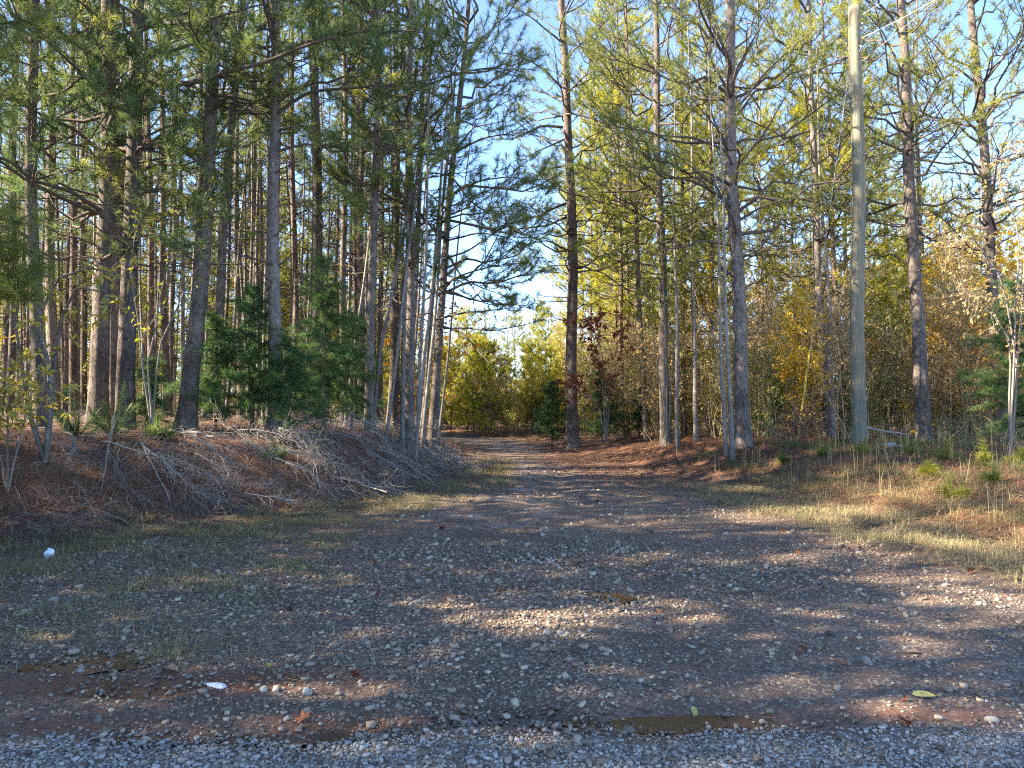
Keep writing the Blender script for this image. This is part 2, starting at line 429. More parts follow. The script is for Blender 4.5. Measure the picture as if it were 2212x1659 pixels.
# ------------------------------------------------------------------ pine generators
def grow_crown(seed, h0, h1, nb, Lfun, elev, needle_len=.2, K=14, w=.008, tuft_step=.2, sub_step=.32, curve=.25, dead=0, dead_h=(3, 8), azi=None, droop=0., t0=.3, whorl=True, sec_ratio=.36, r0=.035, low=1.0):
    """returns (branch Buf, needle Buf)"""
    rng = np.random.default_rng(seed)
    bb, nbf = Buf(), Buf()
    n = nb
    hs = np.sort(h0 + (h1 - h0) * rng.random(n) ** low)
    if whorl: hs = hs - (hs - h0) % .55 + rng.normal(0, .05, n)
    f = np.clip((hs - h0) / (h1 - h0), 0, 1)
    L = np.array([Lfun(q) for q in f]) * rng.uniform(.6, 1.15, n)
    az = rng.uniform(0, 2 * math.pi, n) if azi is None else rng.uniform(*azi, n)
    e = np.radians(np.interp(f, [0, 1], elev) + rng.normal(0, 8, n))
    Mp = 9
    t = np.linspace(0, 1, Mp)[None]
    bend = rng.normal(0, .12, (n, 1))
    wob = np.cumsum(rng.normal(0, .035, (n, Mp, 3)), 1) * L[:, None, None]
    wob[:, 0] = 0
    az_t = az[:, None] + bend * t * 3
    r = L[:, None] * t * np.cos(e)[:, None]
    P = np.stack([r * np.cos(az_t), r * np.sin(az_t), hs[:, None] + L[:, None] * (np.sin(e)[:, None] * t + curve * t ** 2.2 - droop * t * (1 - t))], -1) + wob
    rad = (r0 * (.35 + .65 * L / 3.0))[:, None] * (1 - .85 * t)
    bb.add(*(lambda v, q: (v, None, q))(*tubes(P, rad, 5)))
    # second order
    SP, SD, SL = [], [], []
    TP, TD = [], []
    for i in range(n):
        k = max(2, int(L[i] * (1 - t0) / sub_step)) * 2
        ts = np.sort(rng.uniform(t0, 1, k)); x = ts * (Mp - 1); j = np.minimum(x.astype(int), Mp - 2); fr = (x - j)[:, None]
        p = P[i, j] * (1 - fr) + P[i, j + 1] * fr
        d = unit(P[i, j + 1] - P[i, j])
        s = unit(np.cross(d, [0, 0, 1.])) * np.where(np.arange(k) % 2, 1, -1)[:, None]
        dd = unit(d * .75 + s * rng.uniform(.4, 1.1, (k, 1)) + np.array([0, 0, 1.]) * rng.uniform(-.15, .5, (k, 1)))
        SP.append(p); SD.append(dd); SL.append((sec_ratio * L[i] * (1.15 - ts) + .22) * rng.uniform(.6, 1.2, k))
        TP.append(P[i, -1:]); TD.append(unit(P[i, -1:] - P[i, -2:-1]))
    SP = np.concatenate(SP); SD = np.concatenate(SD); SL = np.concatenate(SL)
    ms = 5; t = np.linspace(0, 1, ms)[None, :, None]
    S = SP[:, None] + SD[:, None] * SL[:, None, None] * t + np.array([0, 0, 1.]) * (SL[:, None, None] * .22 * t ** 2)
    w_ = np.cumsum(rng.normal(0, .04, S.shape), 1) * SL[:, None, None]; w_[:, 0] = 0; S = S + w_
    v, q = tubes(S, np.interp(np.linspace(0, 1, ms), [0, 1], [.009, .003])[None] * np.ones((len(S), 1)) * np.clip(SL[:, None] / .6, .7, 1.6), 3)
    bb.add(v, None, q)
    # tufts along second order
    for i in range(len(S)):
        k = max(1, int(SL[i] / tuft_step))
        ts = np.clip(np.linspace(1, .35, k + 1)[:k] + rng.normal(0, .03, k), .2, 1); x = ts * (ms - 1); j = np.minimum(x.astype(int), ms - 2); fr = (x - j)[:, None]
        p = S[i, j] * (1 - fr) + S[i, j + 1] * fr
        d = unit(S[i, j + 1] - S[i, j])
        off = perp(d, rng) * (.55 * (ts < .97))[:, None]
        dd = unit(d + off + np.array([0, 0, .35]))
        ext = rng.uniform(.02, .12, (k, 1)) * (ts < .97)[:, None]
        TP.append(p + dd * ext); TD.append(dd)
    TP = np.concatenate(TP); TD = np.concatenate(TD)
    v, T, ti = needle_tris(TP, TD, K, needle_len, w, rng)
    nbf.add(v, T, None, ti)
    # dead bare limbs below the crown
    if dead:
        hs = rng.uniform(*dead_h, dead); L = rng.uniform(.4, 2.0, dead); az = rng.uniform(0, 6.28, dead); e = rng.uniform(-.2, .5, dead)
        t = np.linspace(0, 1, 6)[None]
        D = np.stack([np.cos(az) * np.cos(e), np.sin(az) * np.cos(e), np.sin(e)], -1)
        P = np.stack([0 * hs, 0 * hs, hs], -1)[:, None] + D[:, None] * (L[:, None] * t)[..., None]
        w_ = np.cumsum(rng.normal(0, .05, P.shape), 1) * L[:, None, None]; w_[:, 0] = 0; P += w_
        v, q = tubes(P, .016 * (1 - .8 * t) * (.5 + L[:, None] / 2), 4); bb.add(v, None, q)
        k = 4
        p = P[:, 2:5].reshape(-1, 3); dd = unit(np.repeat(D, 3, 0) + rng.normal(0, .6, (len(p), 3)))
        P2 = p[:, None] + dd[:, None] * (np.linspace(0, 1, 4)[None, :, None] * rng.uniform(.15, .6, (len(p), 1, 1)))
        P2 = P2 + np.cumsum(rng.normal(0, .02, P2.shape), 1)
        v, q = tubes(P2, np.full((len(p), 4), .004), 3); bb.add(v, None, q)
    return bb, nbf

def trunk_mesh(name, pts, r0, r1, mat, S=12, flare=.35, seed=0, seg=.35, lump=.04):
    """trunk through pts (local metres), radius r0 at the base to r1 at the top"""
    rng = np.random.default_rng(seed)
    pts = np.array(pts, float); H = pts[-1, 2]
    m = max(8, int(H / seg)); s = np.linspace(0, 1, m) ** 1.15
    zz = pts[0, 2] + s * (H - pts[0, 2])
    P = np.stack([np.interp(zz, pts[:, 2], pts[:, 0]), np.interp(zz, pts[:, 2], pts[:, 1]), zz], -1)
    P[:, 0] += .03 * np.sin(zz * .9 + seed) * np.clip(zz / 3, 0, 1); P[:, 1] += .03 * np.sin(zz * .7 + seed * 2) * np.clip(zz / 3, 0, 1)
    rad = r0 + (r1 - r0) * s + r0 * flare * np.exp(-np.clip(zz, 0, 50) / .28)
    V, Q_ = tubes(P[None], rad[None], S)
    V = V.reshape(m, S, 3); ax = P[:, None]
    rel = V - ax
    ph = rng.uniform(0, 6.28, 6); ang = np.arange(S) * 2 * math.pi / S
    k = 1 + lump * (np.sin(3 * ang[None] + ph[0] + zz[:, None] * .4) + .7 * np.sin(5 * ang[None] + ph[1] + zz[:, None] * .9)) + rng.normal(0, lump * .45, (m, S))
    k += .22 * np.exp(-np.clip(zz, 0, 50) / .25)[:, None] * np.sin(4 * ang[None] + ph[2])
    V = ax + rel * k[..., None]
    n0 = m * S
    V = np.concatenate([V.reshape(-1, 3), P[-1:]]); top = (m - 1) * S
    T = np.array([[top + i, top + (i + 1) % S, n0] for i in range(S)])
    return new_mesh(name, V, T, mat, None, True, quads=Q_)

def cedar_buf(seed, H, Rm, n=60, leaf=.12, tp=14):
    """dense conical evergreen sprays: thin flat fans of scale foliage"""
    rng = np.random.default_rng(seed); bb, nf = Buf(), Buf()
    hs = rng.uniform(.1 * H, .97 * H, n); L = Rm * (1 - (hs / H) ** 2.2 * .85) * rng.uniform(.3, 1.15, n)
    az = rng.uniform(0, 6.28, n); e = rng.uniform(.05, .6, n)
    t = np.linspace(0, 1, 6)[None]
    D = np.stack([np.cos(az) * np.cos(e), np.sin(az) * np.cos(e), np.sin(e)], -1)
    P = np.stack([0 * hs, 0 * hs, hs], -1)[:, None] + D[:, None] * (L[:, None] * t)[..., None]
    w_ = np.cumsum(rng.normal(0, .04, P.shape), 1) * L[:, None, None]; w_[:, 0] = 0; P += w_
    P[..., 2] -= .35 * L[:, None] * t ** 2
    v, q = tubes(P, .012 * (1 - .8 * t) * np.ones((n, 1)), 4); bb.add(v, None, q)
    TP, TD = [], []
    for i in range(n):
        k = int(tp * max(L[i], .2) / .5) + 3
        ts = rng.uniform(.12, 1, k) * 5; j = np.minimum(ts.astype(int), 4); fr = (ts - j)[:, None]
        p = P[i, j] * (1 - fr) + P[i, j + 1] * fr
        d = unit(D[i] + rng.normal(0, .55, (k, 3)) - [0, 0, .15])
        TP.append(p + d * rng.uniform(0, .22, (k, 1))); TD.append(d)
    TP = np.concatenate(TP); TD = np.concatenate(TD)
    v, T, ti = needle_tris(TP, TD, 22, leaf * 1.25, .0062, rng, (5, 70), .22); nf.add(v, T, None, ti)
    return bb, nf

def twig_buf(seed, H, spread, nstem, nsub=7, nsub2=4, r=.008, leaves=0, leaf=(.06, .035), lean=.25, base_r=.15, leaf_t=(.3, 1), droop=.3):
    """many-stemmed bare shrub or sapling; optional leaves"""
    rng = np.random.default_rng(seed); bb, lf = Buf(), Buf()
    def poly(P0, D, L, m, wv, up):
        t = np.linspace(0, 1, m)[None, :, None]
        P = P0[:, None] + D[:, None] * (L[:, None, None] * t) + np.array([0, 0, 1.]) * up * (L[:, None, None] * t ** 2)
        w_ = np.cumsum(rng.normal(0, wv, P.shape), 1) * L[:, None, None]; w_[:, 0] = 0
        return P + w_
    def pick(P, k, lo):
        N, m, _ = P.shape
        ts = rng.uniform(lo, .98, (N, k)) * (m - 1); j = np.minimum(ts.astype(int), m - 2); fr = (ts - j)[..., None]
        ii = np.arange(N)[:, None]
        p = P[ii, j] * (1 - fr) + P[ii, j + 1] * fr; d = unit(P[ii, j + 1] - P[ii, j])
        return p.reshape(-1, 3), d.reshape(-1, 3)
    az = rng.uniform(0, 6.28, nstem); ln = np.abs(rng.normal(0, lean, nstem))
    D = unit(np.stack([np.cos(az) * ln, np.sin(az) * ln, np.ones(nstem)], -1))
    P0 = np.stack([rng.normal(0, base_r, nstem), rng.normal(0, base_r, nstem), np.full(nstem, -.05)], -1)
    L1 = H * rng.uniform(.55, 1.05, nstem)
    S1 = poly(P0, D, L1, 8, .03, 0)
    v, q = tubes(S1, r * np.linspace(1.3, .35, 8)[None] * (L1[:, None] / H), 4); bb.add(v, None, q)
    p, d = pick(S1, nsub, .25); L2 = spread * rng.uniform(.35, 1.1, len(p))
    S2 = poly(p, unit(d + rng.normal(0, .75, d.shape)), L2, 5, .06, .15)
    v, q = tubes(S2, r * .45 * np.linspace(1, .4, 5)[None] * np.ones((len(p), 1)), 3); bb.add(v, None, q)
    p, d = pick(S2, nsub2, .2); L3 = spread * .4 * rng.uniform(.3, 1.1, len(p))
    S3 = poly(p, unit(d + rng.normal(0, .8, d.shape)), L3, 4, .07, .1)
    v, q = tubes(S3, r * .25 * np.linspace(1, .5, 4)[None] * np.ones((len(p), 1)), 3); bb.add(v, None, q)
    if leaves:
        p, d = pick(S3, leaves, leaf_t[0])
        v, T, ti = leaf_quads(p, unit(d + rng.normal(0, .9, d.shape)), leaf[0], leaf[1], rng, droop); lf.add(v, T, None, ti)
    return bb, lf

# crown variants shared by many trees (height axis in metres, tree about 20 m)
def Lpine(a, b): return lambda q: a + (b - a) * q if q < .8 else (a + (b - a) * .8) * (1 - (q - .8) * 3.2)
CR = {}
def crown(key, mats=('limb', 'needle'), **k):
    b, nf = grow_crown(**k)
    CR[key] = (b.mesh('branches_' + key, M[mats[0]]), nf.mesh('needles_' + key, M[mats[1]], False))
crown('stand1', seed=21, h0=9.5, h1=19.5, nb=40, Lfun=Lpine(1.9, 1.3), elev=(5, 50), K=15, w=.0145, dead=26, dead_h=(3, 9), tuft_step=.15, sub_step=.26)
crown('stand2', seed=22, h0=11, h1=20, nb=36, Lfun=Lpine(1.8, 1.3), elev=(10, 50), K=15, w=.0145, dead=30, dead_h=(2.5, 10), tuft_step=.15, sub_step=.26)
crown('stand3', seed=23, h0=7.5, h1=18.5, nb=40, Lfun=Lpine(1.9, 1.3), elev=(0, 50), K=15, w=.0145, dead=22, dead_h=(2, 7), tuft_step=.15, sub_step=.26)
crown('edge1', mats=('limb', 'needle_dark'), seed=31, h0=3.6, h1=15, nb=42, Lfun=Lpine(2.9, 1.6), elev=(0, 50), K=34, w=.0078, dead=10, dead_h=(2, 4), tuft_step=.13, sub_step=.26, low=1.6)
crown('edge2', mats=('limb', 'needle_dark'), seed=32, h0=4.6, h1=15.5, nb=36, Lfun=Lpine(2.6, 1.6), elev=(8, 50), K=34, w=.0078, dead=16, dead_h=(2.5, 5.5), tuft_step=.13, sub_step=.26, low=1.6)
crown('edge3', mats=('limb', 'needle_dark'), seed=33, h0=5.6, h1=15.5, nb=32, Lfun=Lpine(2.4, 1.5), elev=(12, 55), K=32, w=.0078, dead=20, dead_h=(2.5, 7), tuft_step=.14, sub_step=.28, low=1.5)
crown('open1', mats=('limb', 'needle'), seed=41, h0=5.0, h1=19, nb=60, Lfun=Lpine(4.0, 2.2), elev=(20, 45), K=13, w=.015, dead=20, dead_h=(4, 9), tuft_step=.19, sub_step=.36, t0=.42, curve=.1, low=1.3)
crown('open2', mats=('limb', 'needle'), seed=42, h0=5.8, h1=20, nb=60, Lfun=Lpine(3.3, 2.0), elev=(10, 50), K=14, w=.015, dead=24, dead_h=(3.5, 8), tuft_step=.18, sub_step=.32, t0=.35, low=1.2)
crown('gold1', mats=('limb', 'needle_gold'), seed=51, h0=3.6, h1=16, nb=84, Lfun=Lpine(2.7, 1.4), elev=(5, 50), K=17, w=.017, dead=10, dead_h=(2, 4), tuft_step=.15, sub_step=.25, needle_len=.22)
crown('gold2', mats=('limb', 'needle_gold'), seed=52, h0=5, h1=17.5, nb=78, Lfun=Lpine(2.5, 1.4), elev=(5, 50), K=17, w=.017, dead=14, dead_h=(2, 5), tuft_step=.15, sub_step=.25, needle_len=.22)
crown('young1', mats=('limb', 'needle_gold'), seed=61, h0=.7, h1=7.4, nb=70, Lfun=Lpine(1.8, .9), elev=(15, 55), K=17, w=.02, tuft_step=.15, sub_step=.22, r0=.02)
crown('young2', mats=('limb', 'needle_gold'), seed=62, h0=.4, h1=5.2, nb=60, Lfun=Lpine(1.5, .7), elev=(20, 60), K=17, w=.02, tuft_step=.14, sub_step=.2, r0=.018)
TR = {}
for i, (H, r) in enumerate([(20.5, .115), (20.5, .09), (19, .075), (18, .125), (8, .06), (5.6, .04)]):
    rng = np.random.default_rng(70 + i)
    pts = [(0, 0, -.3)] + [(rng.normal(0, .05), rng.normal(0, .05), H * q) for q in (.2, .4, .6, .8)] + [(0, 0, H)]
    TR[i] = trunk_mesh('trunk_variant', pts, r, .03 if H > 10 else .01, M['bark'] if i % 2 else M['bark_red'], 8, .25, i, .9)

def tree_root(name, loc, label, cat, group=None, up=None, spin=0, scale=1):
    o = bpy.data.objects.new(name, None); C.objects.link(o); o.empty_display_size = .2
    mw = Matrix.Translation(loc)
    if up is not None: mw = mw @ Vector((0, 0, 1)).rotation_difference(Vector(up)).to_matrix().to_4x4()
    o.matrix_world = mw @ Matrix.Diagonal((scale, scale, scale, 1))
    o['label'] = label; o['category'] = cat
    if group: o['group'] = group
    return o

def add_crown(root, key, spin, needles=True, scale=1):
    b, nf = CR[key]
    link('branches', b, root, rot=(0, 0, spin), scale=scale, kind='stuff')
    if needles: link('crown', nf, root, rot=(0, 0, spin), scale=scale, kind='stuff')

HERO_AT = []
def hero(X, d, Xt, Vt, wpx, crown_key, label, H=16, mat='bark', name='pine_tree', flare=.3, mid=None, dt=0, needles=True, S=12, group=None, taper=.35, cs=1, spin=None):
    x = (X - 1106.0) / FPX * d
    z = float(gz(x, d)); base = Vector((x, d, z))
    top = at(Xt, Vt, d + dt)
    up = (top - base).normalized()
    r = wpx * d / FPX / 2
    root = tree_root(name, base, label, 'tree', group, up)
    inv = root.matrix_world.inverted()
    pts = [(0, 0, -.35), (0, 0, 0)]
    if mid:
        q = inv @ at(mid[0], mid[1], d + dt * .5); pts.append((q.x, q.y, q.z)); tq = inv @ top; pts.append((tq.x, tq.y, tq.z))
    pts.append((0, 0, H))
    link('trunk', trunk_mesh('trunk', pts, r * 1.08, r * taper * .5, M[mat], S, flare, len(HERO_AT)), root)
    if crown_key: add_crown(root, crown_key, random.uniform(0, 6.28) if spin is None else spin, needles, cs)
    HERO_AT.append((x, d))
    return root, r

# ------------------------------------------------------------------ left stand, front rank
HL = {}
def H_(key, *a, **k): HL[key] = hero(*a, **k)[0]
H_('a', 22, 15.5, 38, 80, 15, 'stand3', 'dark slim pine at the far left edge of the photo, behind the yellow sapling', cs=.8)
H_('b', 88, 11.6, 72, 120, 27, 'edge2', 'grey pine with a side stub, beside the yellow-leaved sapling at far left', mid=(74, 520))
H_('c', 118, 14, 104, 120, 21, 'stand3', 'grey pine just right of the stubbed pine at far left', cs=.8)
H_('d', 212, 12.3, 234, 0, 37, 'edge1', 'thick dark pine on the bank with a long curved limb reaching right', flare=.25, mid=(228, 500))
H_('e', 246, 13.8, 252, 0, 26, 'stand1', 'pine close behind and right of the thick dark pine with the curved limb', cs=.8)
H_('f', 270, 12.0, 302, 0, 36, 'edge2', 'thick scaly grey pine rising from the bank beside the thick dark pine', flare=.4, mid=(280, 500))
H_('g', 402, 12.6, 473, 0, 36, 'edge3', 'large grey pine leaning right, its trunk bowed over the bank', flare=.5, mid=(452, 340))
H_('h', 455, 14.5, 514, 100, 21, 'stand1', 'slim pine leaning right behind the bowed grey pine', mid=(492, 420), cs=.8)
H_('i', 598, 12.8, 591, 100, 29, 'edge3', 'straight pale scaly pine rising through the dark cedar on the bank', mat='bark_pale', flare=.35)
H_('j', 690, 16.5, 678, 60, 28, 'stand2', 'thick upright pine between the pale scaly pine and the leaning thin stems', cs=.8)
H_('k', 797, 14.6, 822, 60, 19, 'edge3', 'slender grey pine with a flared foot on the crest of the bank', mid=(806, 480), flare=.6)
H_('l', 884, 15.3, 884, 100, 22, 'edge2', 'lichen-spotted dark pine near the right end of the bank', mat='bark', mid=(886, 500))
H_('m', 931, 16.6, 990, 250, 18, 'edge1', 'last pine on the right end of the bank, leaning over the track', flare=.3, mid=(948, 700), mat='bark')
thin = [(804, 15, 880, 480, 10, 'leaning thin grey stem crossing the slender pine with the flared foot', (818, 761)),
        (833, 14.6, 866, 700, 7.5, 'very thin pale sapling in front, between two grey pines on the crest', None),
        (851, 17, 856, 300, 17, 'straight brown pine set back between the slender and lichen-spotted pines', None),
        (869, 15, 880, 400, 11, 'thin grey stem touching the left side of the lichen-spotted pine', None),
        (896, 15.6, 940, 520, 10.5, 'thin stem slanting right, first right of the lichen-spotted pine', None),
        (911, 15.9, 953, 500, 9, 'thin stem slanting right, second right of the lichen-spotted pine', None),
        (945, 17.5, 990, 545, 6, 'thinnest dark stem at the right end of the bank', None),
        (783, 16.5, 780, 300, 17, 'brown pine behind the slender pine with the flared foot', None),
        (742, 16, 744, 120, 15, 'reddish pine left of the pair of brown pines, above the bank crest', None),
        (822, 18, 824, 250, 12, 'shadowed pine set back behind the leaning thin grey stem', None),
        (768, 19, 764, 220, 13, 'slim shadowed pine between the reddish pine and the brown pine', None),
        (640, 18, 630, 120, 15, 'slim dark pine right of the pale scaly pine', None),
        (560, 19, 548, 150, 12, 'slim dark pine left of the pale scaly pine', None),
        (520, 18, 508, 200, 13, 'slim pine behind the cedar, right of the leaning slim pine', None),
        (362, 16, 348, 250, 15, 'slim pine between the scaly grey pine and the bowed pine', None),
        (330, 18, 320, 220, 16, 'dark pine just right of the scaly grey pine', None),
        (160, 17, 158, 150, 17, 'dark pine left of the thick dark pine with the curved limb', None)]
for i, (X, d, Xt, Vt, w, lab, mid) in enumerate(thin):
    sm = w < 12
    hero(X, d, Xt, Vt, w, None if sm else ['stand1', 'stand2', 'stand3'][i % 3], lab, H=9 if sm else 16, cs=.8, mat='bark_grey' if sm else 'bark_red', mid=mid, S=8 if sm else 10,
         name='sapling' if sm else 'pine_tree', flare=.2)

rngs = random.Random(17)
for i in range(60):
    X = rngs.uniform(20, 985); d = rngs.uniform(14, 21) if X < 900 else rngs.uniform(17, 20)
    if any(abs((X - 1106) / FPX * d - a) + abs(d - b) < .5 for a, b in HERO_AT): continue
    V1 = rngs.uniform(250, 520)
    hero(X, d, X + rngs.gauss(14, 20) + (18 if X > 750 else 0), V1, rngs.uniform(5, 10), None, 'thin pale hardwood stem among the left pines, seen %s' % ['left of the curved-limb pine', 'by the scaly grey pine', 'by the bowed pine', 'left of the pale scaly pine', 'right of the pale scaly pine', 'by the flared pine', 'right of the lichen-spotted pine'][min(6, int(X / 142))], H=rngs.uniform(7, 12), mat='bark_grey', S=7, name='sapling', flare=.15, group='thin stems among the left pines')

# ------------------------------------------------------------------ right side, front rank
H_('n', 1236, 24, 1212, 0, 25, 'open2', 'tall dark pine standing alone at the bend of the track', H=22, flare=.55, mid=(1235, 420), taper=.5, mat='bark_red')
H_('o', 1438, 21, 1416, 60, 21, 'open2', 'straight dark pine between the lone pine and the pine beside the pale sapling', H=21, flare=.45, mid=(1426, 480))
H_('p', 1606, 17.6, 1574, 0, 31, 'open1', 'thick pine with many bare rising limbs and a dark flared foot', H=21, flare=.6, mid=(1584, 430))
H_('q', 1994, 17.6, 1943, 0, 29, 'open2', 'grey pine leaning left, first right of the utility pole', H=20, flare=.3, mid=(1972, 480), mat='bark')
H_('r', 2165, 19.5, 2100, 0, 25, 'open1', 'vine-tangled dark pine at the right edge above the cedar', H=20, mid=(2135, 480))
H_('s', 1790, 21.5, 1752, 150, 20, 'open2', 'pine with a sunlit left flank, first left of the utility pole', H=19, mid=(1765, 560), mat='bark_pale')
rt = [(1582, 16.3, 1556, 320, 10, 'pale smooth sapling hugging the thick pine with bare limbs, front stem', 'bark_grey', 9),
      (1568, 16.8, 1545, 420, 9, 'darker slim sapling left of the pale smooth sapling', 'bark_grey', 8),
      (1800, 20.8, 1772, 330, 11, 'thin grey hardwood crossing the pine with the sunlit left flank', 'bark_grey', 11),
      (1820, 24, 1796, 400, 13, 'orange-brown pine between the sunlit pine and the utility pole', 'bark_red', 18),
      (1990, 26, 1982, 260, 12, 'slim pine behind the grey pine that leans left', 'bark', 18),
      (1396, 24, 1374, 500, 12, 'slim pine left of the straight dark pine, behind the orange-leaved twigs', 'bark_red', 18),
      (1345, 27, 1337, 300, 11, 'first of three slim trunks right of the lone pine', 'bark_red', 17),
      (1356, 29, 1352, 300, 9, 'second of three slim trunks right of the lone pine', 'bark_red', 17),
      (1330, 30, 1326, 300, 8, 'leftmost of three slim trunks right of the lone pine', 'bark_red', 17),
      (1462, 20, 1458, 400, 9, 'slim trunk just right of the straight dark pine', 'bark_grey', 10),
      (1502, 21, 1494, 420, 10, 'curving slim hardwood halfway to the thick pine with bare limbs', 'bark_grey', 11),
      (1541, 25, 1536, 350, 12, 'sunlit brown pine set back left of the thick pine with bare limbs', 'bark_red', 18),
      (1478, 26, 1474, 300, 11, 'brown pine set back right of the straight dark pine', 'bark_red', 18),
      (1648, 28, 1641, 300, 9, 'thin sunlit pale trunk right of the thick pine with bare limbs', 'bark_pale', 16),
      (1716, 30, 1711, 300, 8, 'thin pale trunk behind the yellow-leaved tree', 'bark_pale', 16),
      (1832, 27, 1826, 350, 11, 'pale sunlit trunk tight against the left side of the utility pole', 'bark_pale', 17),
      (1915, 30, 1910, 500, 8, 'thin pale trunk midway between the utility pole and the leaning grey pine', 'bark_pale', 14),
      (1278, 32, 1276, 400, 7, 'thin trunk first right of the lone pine', 'bark_red', 15)]
for i, (X, d, Xt, Vt, w, lab, mt, H) in enumerate(rt):
    hero(X, d, Xt, Vt, w, ['stand2', 'open2', 'gold2', 'gold1'][i % 4] if H > 14 else None, lab, H=H + 1, mat=mt, S=8, name='pine_tree' if H > 14 else 'sapling', flare=.2)

# ------------------------------------------------------------------ forest behind
def bg_tree(x, y, key, tr, s, label, group, lean=.03, name='pine_tree'):
    if 'young' in label or 'bushy' in label: name = 'young_pine'
    elif 'distant' in label: name = 'distant_pine'
    up = (random.gauss(0, lean), random.gauss(0, lean), 1)
    r = tree_root(name, (x, y, float(gz(x, y))), label, 'tree', group, up, 0, s)
    link('trunk', TR[tr], r, rot=(0, 0, random.uniform(0, 6.28)))
    add_crown(r, key, random.uniform(0, 6.28))
    return r

def dart(n, box, mind, ok, taken):
    out = []; tries = 0
    while len(out) < n and tries < 6000:
        tries += 1
        x = random.uniform(*box[:2]); y = random.uniform(*box[2:])
        if not ok(x, y): continue
        if all((x - a) ** 2 + (y - b) ** 2 > mind ** 2 for a, b in out + taken): out.append((x, y))
    return out
def where(x, y):
    X = 1106 + x / y * FPX
    for lim, txt in ((60, 'at the left edge'), (150, 'by the stubbed grey pine'), (240, 'left of the curved-limb pine'), (345, 'behind the scaly grey pine'), (440, 'behind the bowed pine'), (540, 'left of the pale scaly pine'), (640, 'behind the pale scaly pine'),
                     (740, 'right of the pale scaly pine'), (840, 'behind the slender flared pine'), (930, 'behind the lichen-spotted pine'), (1020, 'right of the leaning end pine'), (1120, 'over the bend of the track'), (1225, 'just left of the lone pine'),
                     (1330, 'just right of the lone pine'), (1430, 'left of the straight dark pine'), (1520, 'right of the straight dark pine'), (1600, 'behind the thick bare-limbed pine'), (1700, 'right of the thick bare-limbed pine'), (1800, 'left of the utility pole'),
                     (1880, 'behind the utility pole'), (1985, 'right of the utility pole'), (2100, 'right of the leaning grey pine')):
        if X < lim: return txt
    return 'at the right edge'
tk = list(HERO_AT)
inview = lambda x, y: abs(x) < y * .70
left_pts = dart(92, (-24, -2.4, 16, 34), 1.15, lambda x, y: inview(x, y) and float(sdist(x, y, TOE)) > 1.8 and x < -2 - (y - 17) * .13, tk)
left_pts += dart(52, (-38, -4, 34, 56), 2.3, lambda x, y: inview(x, y) and x < -3 - (y - 17) * .13, left_pts)
for i, (x, y) in enumerate(left_pts):
    k = random.choice(['gold1', 'gold2', 'gold2', 'stand3']) if y > 31 else random.choice(['stand1', 'stand2', 'stand3'])
    bg_tree(x, y, k, random.choice([0, 1, 2]), random.uniform(.5, .68) if y > 24 else random.uniform(.68, .85), 'slender shaded pine deep in the left stand, seen ' + where(x, y), 'pines deep in the left stand')
right_pts = dart(46, (2, 42, 28, 55), 2.6, lambda x, y: inview(x, y) and float(sdist(x, y, VERGE, False)) > 2.5 and x > 3.5 + (y - 26) * .02, tk)
for i, (x, y) in enumerate(right_pts):
    k = random.choice(['gold1', 'gold2', 'gold1', 'gold2', 'stand3'])
    bg_tree(x, y, k, random.choice([2, 3]), random.uniform(.85, 1.1) if x < 12 else random.uniform(.6, .85), 'sunlit yellow-green pine in the right woods, seen ' + where(x, y), 'sunlit pines behind the right roadside')
for i, (x, y) in enumerate(dart(34, (-7, 3.5, 31, 42), 1.0, lambda x, y: y > 32 + max(0, -x - 1) * .8 and (x > -2 or y > 35), [])):
    bg_tree(x, y, 'young2', 5, random.uniform(.45, .85), 'small dense bright green pine where the track bends, seen ' + where(x, y), 'small pines at the bend')
# low trees closing the view beyond the bend
for i, (x, y) in enumerate(dart(46, (-16, 14, 36, 66), 1.9, lambda x, y: y > 37 + abs(x) * .15 and (y > 40 or x > -3), [])):
    k = random.choice(['young1', 'young1', 'young2']); s = random.uniform(.75, 1.0) * (1 + (y - 40) * .012)
    bg_tree(x, y, k, 4 if k == 'young1' else 5, s, 'bushy young yellow-green pine beyond the bend, seen ' + where(x, y), 'young pines beyond the bend')
for i, (x, y) in enumerate(dart(60, (-48, 46, 56, 82), 3.0, lambda x, y: inview(x, y), [])):
    bg_tree(x, y, random.choice(['gold1', 'gold2']), random.choice([2, 3]), random.uniform(.42, .6) if abs(x + 1) < 8 else random.uniform(.55, .8), 'distant yellow-green pine closing the view, seen ' + where(x, y), 'distant pines closing the view')
for i, (x, y) in enumerate(dart(40, (-34, -5, 40, 56), 2.2, lambda x, y: inview(x, y), [])):
    bg_tree(x, y, 'young1', 4, random.uniform(.5, .95), 'low bushy pine behind the left stand, seen ' + where(x, y), 'low pines behind the left stand')
# trees outside the frame on the left: they stand in the same woods and shade the track
offs = dart(25, (-21, -7.6, -.6, 8.8), 1.8, lambda x, y: (not abs(x) < y * .74 + .8) and float(sdist(x, y, TOE)) > .9 - (y < 4) * 9 and x < -8.2 + (y < 6) * .4, [])
offs2 = dart(12, (-34, -10, 9, 24), 3.6, lambda x, y: not abs(x) < y * .74 + .8, offs)
for i, (x, y) in enumerate(offs + offs2):
    bg_tree(x, y, ['gold1', 'stand3', 'edge2', 'stand3'][i % 4], random.choice([0, 1, 2]), random.uniform(.72, .95), 'pine of the left woods standing outside the photo, shading the track', 'pines left of the picture')
for i, (x, y) in enumerate(dart(10, (-12, -7.4, 0, 8), 1.4, lambda x, y: not abs(x) < y * .74 + 1.2, [])):
    bg_tree(x, y, 'young1', 4, random.uniform(.7, 1.0), 'bushy pine of the left roadside standing outside the photo', 'pines left of the picture')

